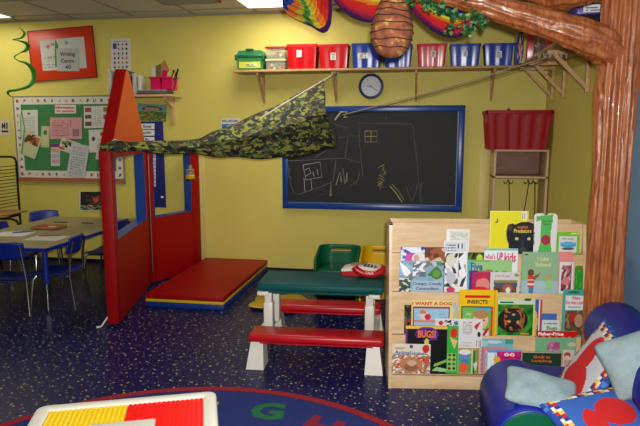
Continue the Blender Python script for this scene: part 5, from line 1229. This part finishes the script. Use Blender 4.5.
# --- bottom tier
book('anh', 0, -1, 391.5, 344, 430, (218, 208, 190), [('n', 0, 0, 1, .68, [(196, 150, 110), (230, 226, 210), (160, 110, 80), (150, 150, 120), (214, 190, 160), (190, 60, 50)], 17), ('e', .5, .3, .3, .26, (186, 124, 84)), ('e', .5, .22, .18, .14, (150, 96, 64)), ('e', .52, .36, .12, .1, (200, 170, 140)), ('p', [(.8, .4), (.9, .6), (.95, .3)], (206, 80, 40)), ('e', .88, .85, .09, .14, (196, 50, 40)), ('e', .5, .92, .05, .06, (70, 90, 120)), ('e', .2, .86, .14, .04, (200, 160, 110))], [('Animal', .28, .72, .42, .14, ink_blue), ('Homes', .7, .7, .38, .12, ink_blue)], 'cream book of animal homes with a brown nest, front left of the bottom tier', nu=70, seed=4)
book('bug', 0, 0, 405, 326, 457.5, (14, 14, 16), [('r', 0, .93, .79, 1, (226, 180, 80)), ('r', 0, 0, .035, .93, (90, 50, 130)), ('e', .4, .83, .22, .15, (92, 40, 130)), ('n', .2, .7, .6, .93, [(92, 40, 130), (100, 44, 140), (14, 14, 16)], 16), ('e', .4, .64, .045, .1, (206, 190, 70)), ('r', .79, 0, 1, 1, (50, 170, 60)), ('p', [(.83, .78), (.98, .7), (.93, .52)], (226, 190, 110)), ('e', .91, .86, .07, .1, (206, 50, 30)), ('r', .8, .05, .97, .44, (130, 200, 90))]+[('e', .84+.085*i, .11+.095*j, .028, .03, [(110, 40, 40), (40, 50, 40), (130, 50, 90)][(i+j) % 3]) for i in range(2) for j in range(4)]+[('p', [(.55, .2), (.78, .3), (.78, .24), (.55, .14)], (130, 180, 70)), ('p', [(.5, .05), (.6, .14), (.78, .1), (.78, .03), (.6, .05)], (150, 200, 130))], [('BUGS!', .4, .83, .34, .16, ink_orange, .04)], 'wide black and green book titled BUGS! with an ice cream cone panel', nu=84, seed=1)
book('wbk', 0, 1, 434, 319, 481, (218, 216, 212), [('r', 0, .9, .5, .97, (206, 206, 200)), ('e', .12, .92, .05, .04, (196, 50, 60)), ('e', .44, .92, .05, .04, (60, 120, 150)), ('n', .2, .86, .4, .98, [(218, 216, 212), (40, 40, 40), (218, 216, 212)], 22), ('l', .58, .72, .78, .96, (160, 160, 164), 9), ('p', [(.82, .86), (.88, .8), (.96, .95), (.88, .92)], (206, 40, 50)), ('e', .93, .72, .035, .05, (40, 40, 40)), ('b', .88, .5, .97, .62, (40, 40, 40), 8), ('l', .55, .5, .8, .6, (190, 190, 190), 2)], [], 'white book back cover with small red pictures and a barcode, behind the BUGS! book', seed=2)
book('frm', 0, 0, 458, 348, 479, (196, 150, 90), [('r', .0, .05, .88, .92, (70, 170, 80)), ('e', .3, .75, .25, .2, (110, 130, 190)), ('e', .3, .85, .3, .1, (226, 226, 220)), ('e', .3, .45, .2, .12, (60, 130, 190)), ('e', .25, .25, .22, .2, (226, 90, 50)), ('r', .62, 0, .68, 1, (226, 200, 130)), ('r', .72, 0, .76, .9, (70, 60, 60)), ('p', [(.8, .1), (.7, .4), (.95, .5)], (206, 206, 220)), ('r', .9, 0, .93, 1, (120, 60, 50))], [], 'tan bordered book with a green picture right of the BUGS! book', seed=1)
book('pnk', 0, 1, 479.5, 347, 507, (210, 130, 134), [('r', .2, .1, .9, .85, (130, 180, 206)), ('r', 0, 0, .12, 1, (190, 110, 116)), ('n', .2, .1, .9, .85, [(130, 180, 206), (160, 200, 190), (120, 170, 210)], 7)], [], 'pink bordered pale blue book behind the blue edged magazine', seed=3)
book('tea', 0, 2, 480, 339, 512, (120, 180, 190), [('r', .75, .86, 1, 1, (70, 150, 140)), ('e', .4, .92, .25, .05, (190, 210, 220)), ('r', .0, .8, .2, .95, (160, 200, 190))], [], 'pale teal book standing tallest behind the pink bordered one')
book('bgt', 0, 0, 487, 350, 521, (110, 150, 210), [('r', 0, 0, .28, .9, (226, 230, 228)), ('r', .2, .0, .26, .88, (170, 200, 200)), ('r', .28, .62, .98, .95, (30, 20, 40)), ('r', .3, .72, .96, .95, (206, 30, 120)), ('e', .56, .82, .07, .07, (236, 230, 220)), ('e', .72, .82, .07, .07, (236, 230, 220)), ('e', .56, .82, .02, .03, (20, 20, 20)), ('e', .72, .82, .02, .03, (20, 20, 20)), ('r', .28, .2, .98, .68, (190, 30, 130)), ('e', .28, .6, .1, .14, (226, 170, 40)), ('p', [(.4, .55), (.75, .75), (.98, .55)], (214, 40, 130))], [('Brights', .65, .5, .5, .14, ink_gold)], 'blue edged magazine with a magenta cartoon face and white eyes', seed=3)
book('fpr', 0, 1, 534.5, 331, 575, (120, 176, 130), [('r', 0, .88, 1, 1, (206, 24, 24)), ('e', .1, .875, .06, .03, (206, 24, 24)), ('e', .26, .875, .06, .03, (206, 24, 24)), ('e', .42, .875, .06, .03, (206, 24, 24)), ('e', .58, .875, .06, .03, (206, 24, 24)), ('e', .74, .875, .06, .03, (206, 24, 24)), ('e', .9, .875, .06, .03, (206, 24, 24)), ('n', .28, .55, .6, .75, [(190, 110, 140), (170, 80, 130), (206, 150, 170)], 16), ('n', 0, .3, .9, .5, [(120, 176, 130), (190, 140, 80), (120, 176, 130), (180, 60, 60)], 10), ('e', .88, .7, .1, .05, (206, 190, 170))], [('Fisher-Price', .36, .935, .62, .075, ink_white, .035)], 'green book with a scalloped red band across its top', nu=64, seed=5)
book('grb', 0, 0, 522, 352, 560.5, (28, 54, 40), [('r', .02, .02, .98, .97, (34, 62, 46)), ('e', .45, .22, .2, .22, (206, 90, 40)), ('e', .4, .34, .03, .04, (20, 20, 20)), ('e', .5, .34, .03, .04, (20, 20, 20)), ('r', 0, .97, 1, 1, (206, 190, 170))], [('Grub to', .5, .8, .44, .13, ink_orange, .02), ('Ladybug', .5, .62, .52, .13, ink_orange, .02)], 'dark green book titled Grub to Ladybug with orange lettering')
book('dol', 0, 0, 562, 350, 573, (214, 190, 180), [('e', .4, .8, .3, .12, (150, 80, 60)), ('e', .4, .72, .2, .08, (226, 190, 170)), ('r', .1, .3, .8, .62, (196, 150, 150))], [], 'narrow pale book with a small doll figure beside the Ladybug book')

# ================================================================== LOUNGE SEAT
RW = Vector((.66, 2.35, 0))
t = thing('lounge_seat', RW, 'blue padded childrens lounge seat with round bolsters in the right corner', 'seat')
def bolster(x_, z_, r, y0, y1, m, name, endc=None):
    mb = MB(); M = Matrix.Translation((x_, y0, z_)) @ Matrix.Rotation(-PI/2, 4, 'X'); L = y1-y0; e = .035
    prof = [(.001, 0), (r-e, 0), (r-e*.45, e*.12), (r-e*.1, e*.45), (r, e), (r, L-e), (r-e*.1, L-e*.45), (r-e*.45, L-e*.12), (r-e, L), (.001, L)]
    mb.lathe(prof, m, 48, M); return mb.build(name, t, angle=60)
bolster(.435, .2, .14, 2.13, 2.62, navy, 'front_bolster')
bolster(.92, .42, .138, 2.1, 2.86, navy, 'back_bolster')
mb = MB(); mb.lathe([(.001, 0), (.118, 0), (.122, -.004), (.118, -.008), (.001, -.01)], green_pl, 40, Matrix.Translation((.435, 2.131, .2)) @ Matrix.Rotation(-PI/2, 4, 'X')); mb.build('end_disc', t)
mb = MB(); pts = [Vector((.435+.124*math.cos(2*PI*k/40), 2.132, .2+.124*math.sin(2*PI*k/40))) for k in range(40)]; mb.tube(pts, .005, mat('light_blue_piping', (24, 44, 140), .4), 8, closed=True); mb.build('piping', t)
mb = MB(); mb.box(.32, 1.04, 2.14, 2.84, .0, .14, navy, .02); mb.build('base', t)
mb = MB(); mb.box(.5, .86, 2.12, 2.8, .1405, .25, navy, .035, seg=4); mb.build('seat_cushion', t)
mb = MB(); mb.box(.84, 1.05, 2.14, 2.84, .1405, .36, navy, .03, seg=4); mb.build('backrest_block', t)
QB = (34, 76, 160)
def pillow(name, c, ux, uz, w, h, th_, C, label, m=INKF, n=44, fur=0., cat='pillow', group=None):
    """ux: along the width, uz: along the height (unit directions); the front face looks along uz x ux reversed"""
    M = frame(c, ux, uz)
    mb = MB(); V = {}
    def sh(u, v, s):
        x_ = 2*u-1; z_ = 2*v-1
        if fur:
            rad_ = 1/max(1e-6, (abs(x_)**9+abs(z_)**9)**(1/9)); k_ = max(abs(x_), abs(z_)); q_ = rad_*k_ if k_ > 0 else 1; f_ = (q_*k_+1-k_) if k_ > 0 else 1; x_, z_ = x_*f_, z_*f_
        px_ = x_*(1-.07*(1-z_*z_)*0-.05*z_*z_*0)*w/2*(1-.06*math.cos(z_*PI/2)*abs(x_)**3); pz_ = z_*h/2*(1-.06*math.cos(x_*PI/2)*abs(z_)**3)
        d = (max(0, 1-abs(x_)**2.6)*max(0, 1-abs(z_)**2.6))**.55
        dd = fur*(math.sin(x_*5+z_*4)+.6*math.sin(x_*8-z_*6+1))*.7
        return M @ Vector((px_, s*(th_/2*d)*(1+dd), pz_))
    for s in (-1, 1):
        g = [[None]*(n+1) for _ in range(n+1)]
        for i in range(n+1):
            for j in range(n+1):
                k = (i, j) if (0 < i < n and 0 < j < n) else ('e', i, j)
                if k[0] == 'e':
                    if k not in V: V[k] = mb.bm.verts.new(sh(i/n, j/n, 0))
                    g[i][j] = V[k]
                else: g[i][j] = mb.bm.verts.new(sh(i/n, j/n, s))
        for i in range(n):
            for j in range(n):
                q = [g[i][j], g[i+1][j], g[i+1][j+1], g[i][j+1]]
                if s > 0: q = q[::-1]
                f = mb.face(q, m)
                if f and C:
                    cc_ = (*lin(C((i+.5)/n, (j+.5)/n)), 1)
                    for l in f.loops: l[mb.col] = cc_
    o = mb.build(name, W=Matrix.Translation(Vector(c)) @ M.to_3x3().to_4x4(), angle=180)
    return tag(o, label, cat, group)
def quilt(u, v, inner):
    e = min(u, 1-u, v, 1-v)
    if e < .055: return (30, 66, 150) if hsh(int(u*26), int(v*26)) > .3 else (70, 120, 190)
    if e < .13:
        k = int(u*22)+int(v*22); return [(196, 30, 30), (222, 190, 80), (226, 222, 210), (34, 60, 130)][k % 4]
    return inner(u, v)
def inA(u, v):
    c = (196, 198, 204)
    if ((u-.5)/.3)**2+((v-.22)/.26)**2 < 1 or ((u-.42)/.16)**2+((v-.55)/.3)**2 < 1: c = (200, 22, 24)
    return c
def inB(u, v):
    c = (52, 96, 176)
    if ((u-.6)/.2)**2+((v-.56)/.2)**2 < 1 or ((u-.33)/.1)**2+((v-.42)/.24)**2 < 1 or ((u-.5)/.25)**2+((v-.2)/.12)**2 < 1: c = (204, 26, 24)
    return c
Tq, Rq, Lq, Bq = Vector((.80, 2.72, .475)), Vector((.80, 2.42, .46)), Vector((.655, 2.66, .30)), Vector((.645, 2.34, .255))
cA = (Tq+Rq+Lq+Bq)/4
pillow('printed_pillow', onz(593, 367, .37), (Rq-Tq), ((Tq-Lq)+(Rq-Bq))+Vector((0, 0, .12)), .37, .36, .07, lambda u, v: quilt(u, v, inA), 'light grey printed pillow with red shapes and a blue chequered border, leaning on the bolster', n=60)
pillow('printed_pillow', onz(606, 424, .30), (.88, .42, .04), (-.38, .8, .4), .40, .30, .085, lambda u, v: quilt(u, v, inB), 'blue printed pillow with a red shape at the bottom right picture corner', n=60)
pillow('fleece_pillow', onz(541, 391, .365), (.93, -.1, -.16), (.22, .88, .38), .27, .18, .08, None, 'pale grey-blue fleece pillow lying over the low bolster', m=fuzzy, fur=.12, group='fleece pillows')
pillow('fleece_pillow', onz(645, 361, .5), (.85, -.1, .42), (-.35, .5, .75), .30, .23, .12, None, 'pale grey-blue fleece pillow high on the right bolster', m=fuzzy, fur=.12, group='fleece pillows')

# ================================================================== BRICK TABLE
A_ = Vector((-1.225, 1.643, 0)); B_ = Vector((-.683, 1.853, 0)); ang = math.atan2((B_-A_).y, (B_-A_).x); S = (B_-A_).length; LZ = .45
ML = Matrix.Translation(A_) @ Matrix.Rotation(ang, 4, 'Z')
t = thing('brick_table', ML @ Vector((S/2, -S/2, 0)), 'low white play table topped with yellow and red studded plates at the front', 'play table', rz=ang)
fr = .045
tabw = mat('table_white_plastic', (216, 212, 196), .4)
mb = MB(); mb.box(.012, S-.012, -S+.012, -.012, LZ-.05, LZ-.012, tabw, .0, ML)
ringo = [(0, 0, LZ-.05), (0, 0, LZ-.01), (.003, .003, LZ-.003), (.01, .01, LZ), (fr-.006, fr-.006, LZ), (fr, fr, LZ-.004), (fr, fr, LZ-.03)]
rv = []
for ia, ib, z_ in ringo:
    pts = []
    for cx_, cy_, a0_ in ((S, 0, 0), (0, 0, PI/2), (0, -S, PI), (S, -S, 3*PI/2)):
        rr_ = max(.035-ia, .004); ccx = min(max(cx_, ia+rr_), S-ia-rr_); ccy = max(min(cy_, -ia-rr_), -S+ia+rr_)
        for q in range(6):
            aa = a0_+PI/2*q/5; pts.append(mb.bm.verts.new(ML @ Vector((ccx+rr_*math.cos(aa), ccy+rr_*math.sin(aa), z_))))
    rv.append(pts)
for A4, B4 in zip(rv, rv[1:]):
    for q in range(len(A4)): mb.face([A4[q], A4[(q+1) % len(A4)], B4[(q+1) % len(A4)], B4[q]], tabw)
mb.build('frame', t)
pl_y = mat('plate_yellow', (226, 190, 20), .3); pl_r = mat('plate_red', (224, 16, 12), .3)
half = S/2
for (xa, xb, ya, yb, m) in ((fr, half, -half, -fr, pl_y), (half, S-fr, -half, -fr, pl_r), (fr, half, -S+fr, -half, pl_r), (half, S-fr, -S+fr, -half, pl_y)):
    mb = MB(); mb.box(xa+.001, xb-.001, ya+.001, yb-.001, LZ-.0115, LZ-.006, m, 0, ML); n = 16; st_ = (xb-xa)/n
    for i in range(n):
        for j in range(n):
            cx, cy = xa+st_*(i+.5), ya+st_*(j+.5); k = 7; r_ = st_*.27
            lo_ = [mb.bm.verts.new(ML @ Vector((cx+r_*math.cos(2*PI*q/k), cy+r_*math.sin(2*PI*q/k), LZ-.006))) for q in range(k)]
            hi_ = [mb.bm.verts.new(ML @ Vector((cx+r_*math.cos(2*PI*q/k), cy+r_*math.sin(2*PI*q/k), LZ-.0025))) for q in range(k)]
            for q in range(k): mb.face([lo_[q], lo_[(q+1) % k], hi_[(q+1) % k], hi_[q]], m)
            mb.face(hi_, m)
    mb.build('studded_plate', t, smooth=False)
mb = MB(); mb.box(half-.1, half+.1, -half-.09, -half+.1, LZ-.005, LZ+.012, tabw, .006, ML, 3); mb.build('centre_lid', t)
for sx_ in (.035, S-.035):
    for sy_ in (-.035, -S+.035):
        mb = MB(); mb.prism([(sx_-.03, sy_-.03), (sx_+.03, sy_-.03), (sx_+.03, sy_+.03), (sx_-.03, sy_+.03)], .012, LZ-.05, tabw, ML); mb.build('leg', t)

# ================================================================== ALPHABET RUG
rc = Vector((-.85, 1.585, 0)); RR = 1.235
t = thing('alphabet_rug', rc, 'round blue alphabet rug with a red edge at the front of the floor', 'rug')
M = Matrix.Translation(rc)
def disc(mb, r0, r1, z0, z1, m, seg=120): 
    mb.lathe([(r0, z0), (r1, z0), (r1, z1-.001), (r1-.002, z1), (r0, z1)], m, seg, M)
mb = MB(); disc(mb, .001, RR-.055, .0005, .008, rug_blue); mb.build('pile', t)
mb = MB(); mb.grid(120, 1, lambda u, v: rc+Vector(((RR-.055+.043*v)*math.cos(u*2*PI), (RR-.055+.043*v)*math.sin(u*2*PI), .0085)), rug_red, wrapu=True)
mb.grid(120, 1, lambda u, v: rc+Vector(((RR-.012)*math.cos(u*2*PI), (RR-.012)*math.sin(u*2*PI), .0005+.008*v)), rug_red, wrapu=True); mb.build('red_border', t)
mb = MB(); mb.grid(120, 1, lambda u, v: rc+Vector(((RR-.012+.012*v)*math.cos(u*2*PI), (RR-.012+.012*v)*math.sin(u*2*PI), .0085-.006*v)), mat('rug_navy_binding', (14, 18, 60), .9), wrapu=True); mb.build('binding', t)
def rug_letter(ch, px, py, w, h, m, rot):
    p = onz(px, py, .009); mb = MB()
    ML_ = Matrix.Translation(p+Vector((0, 0, .0006))) @ Matrix.Rotation(rot, 4, 'Z') @ Matrix.Rotation(-PI/2, 4, 'X')
    mb.text(ch, (0, 0), w, h, m, ML_, bold=.045); mb.build('letter', t, smooth=False)
rug_letter('G', 267.5, 411, .165, .17, mat('rug_green_pile', (18, 104, 56), .95), .08)
rug_letter('H', 322, 427, .17, .17, mat('rug_crimson_pile', (130, 14, 44), .95), -.3)
rug_letter('F', 203, 410, .12, .17, mat('rug_yellow_pile', (206, 176, 60), .95), .12)

# ================================================================== CAMERA AND LOOK
cd = bpy.data.cameras.new('camera'); co = bpy.data.objects.new('camera', cd); COL.objects.link(co)
cd.sensor_width = 36; cd.lens = F*36/640; cd.clip_start = .01
co.location = CAM; co.rotation_euler = (PI/2-PT, 0, TH); scn.camera = co
w = bpy.data.worlds.new('room_air'); scn.world = w; w.use_nodes = True
w.node_tree.nodes['Background'].inputs[0].default_value = (*lin((200, 205, 215)), 1); w.node_tree.nodes['Background'].inputs[1].default_value = .05
scn.view_settings.view_transform = 'Standard'; scn.view_settings.look = 'None'; scn.view_settings.gamma = 1; scn.view_settings.use_curve_mapping = False
scn.view_settings.exposure = -0.12
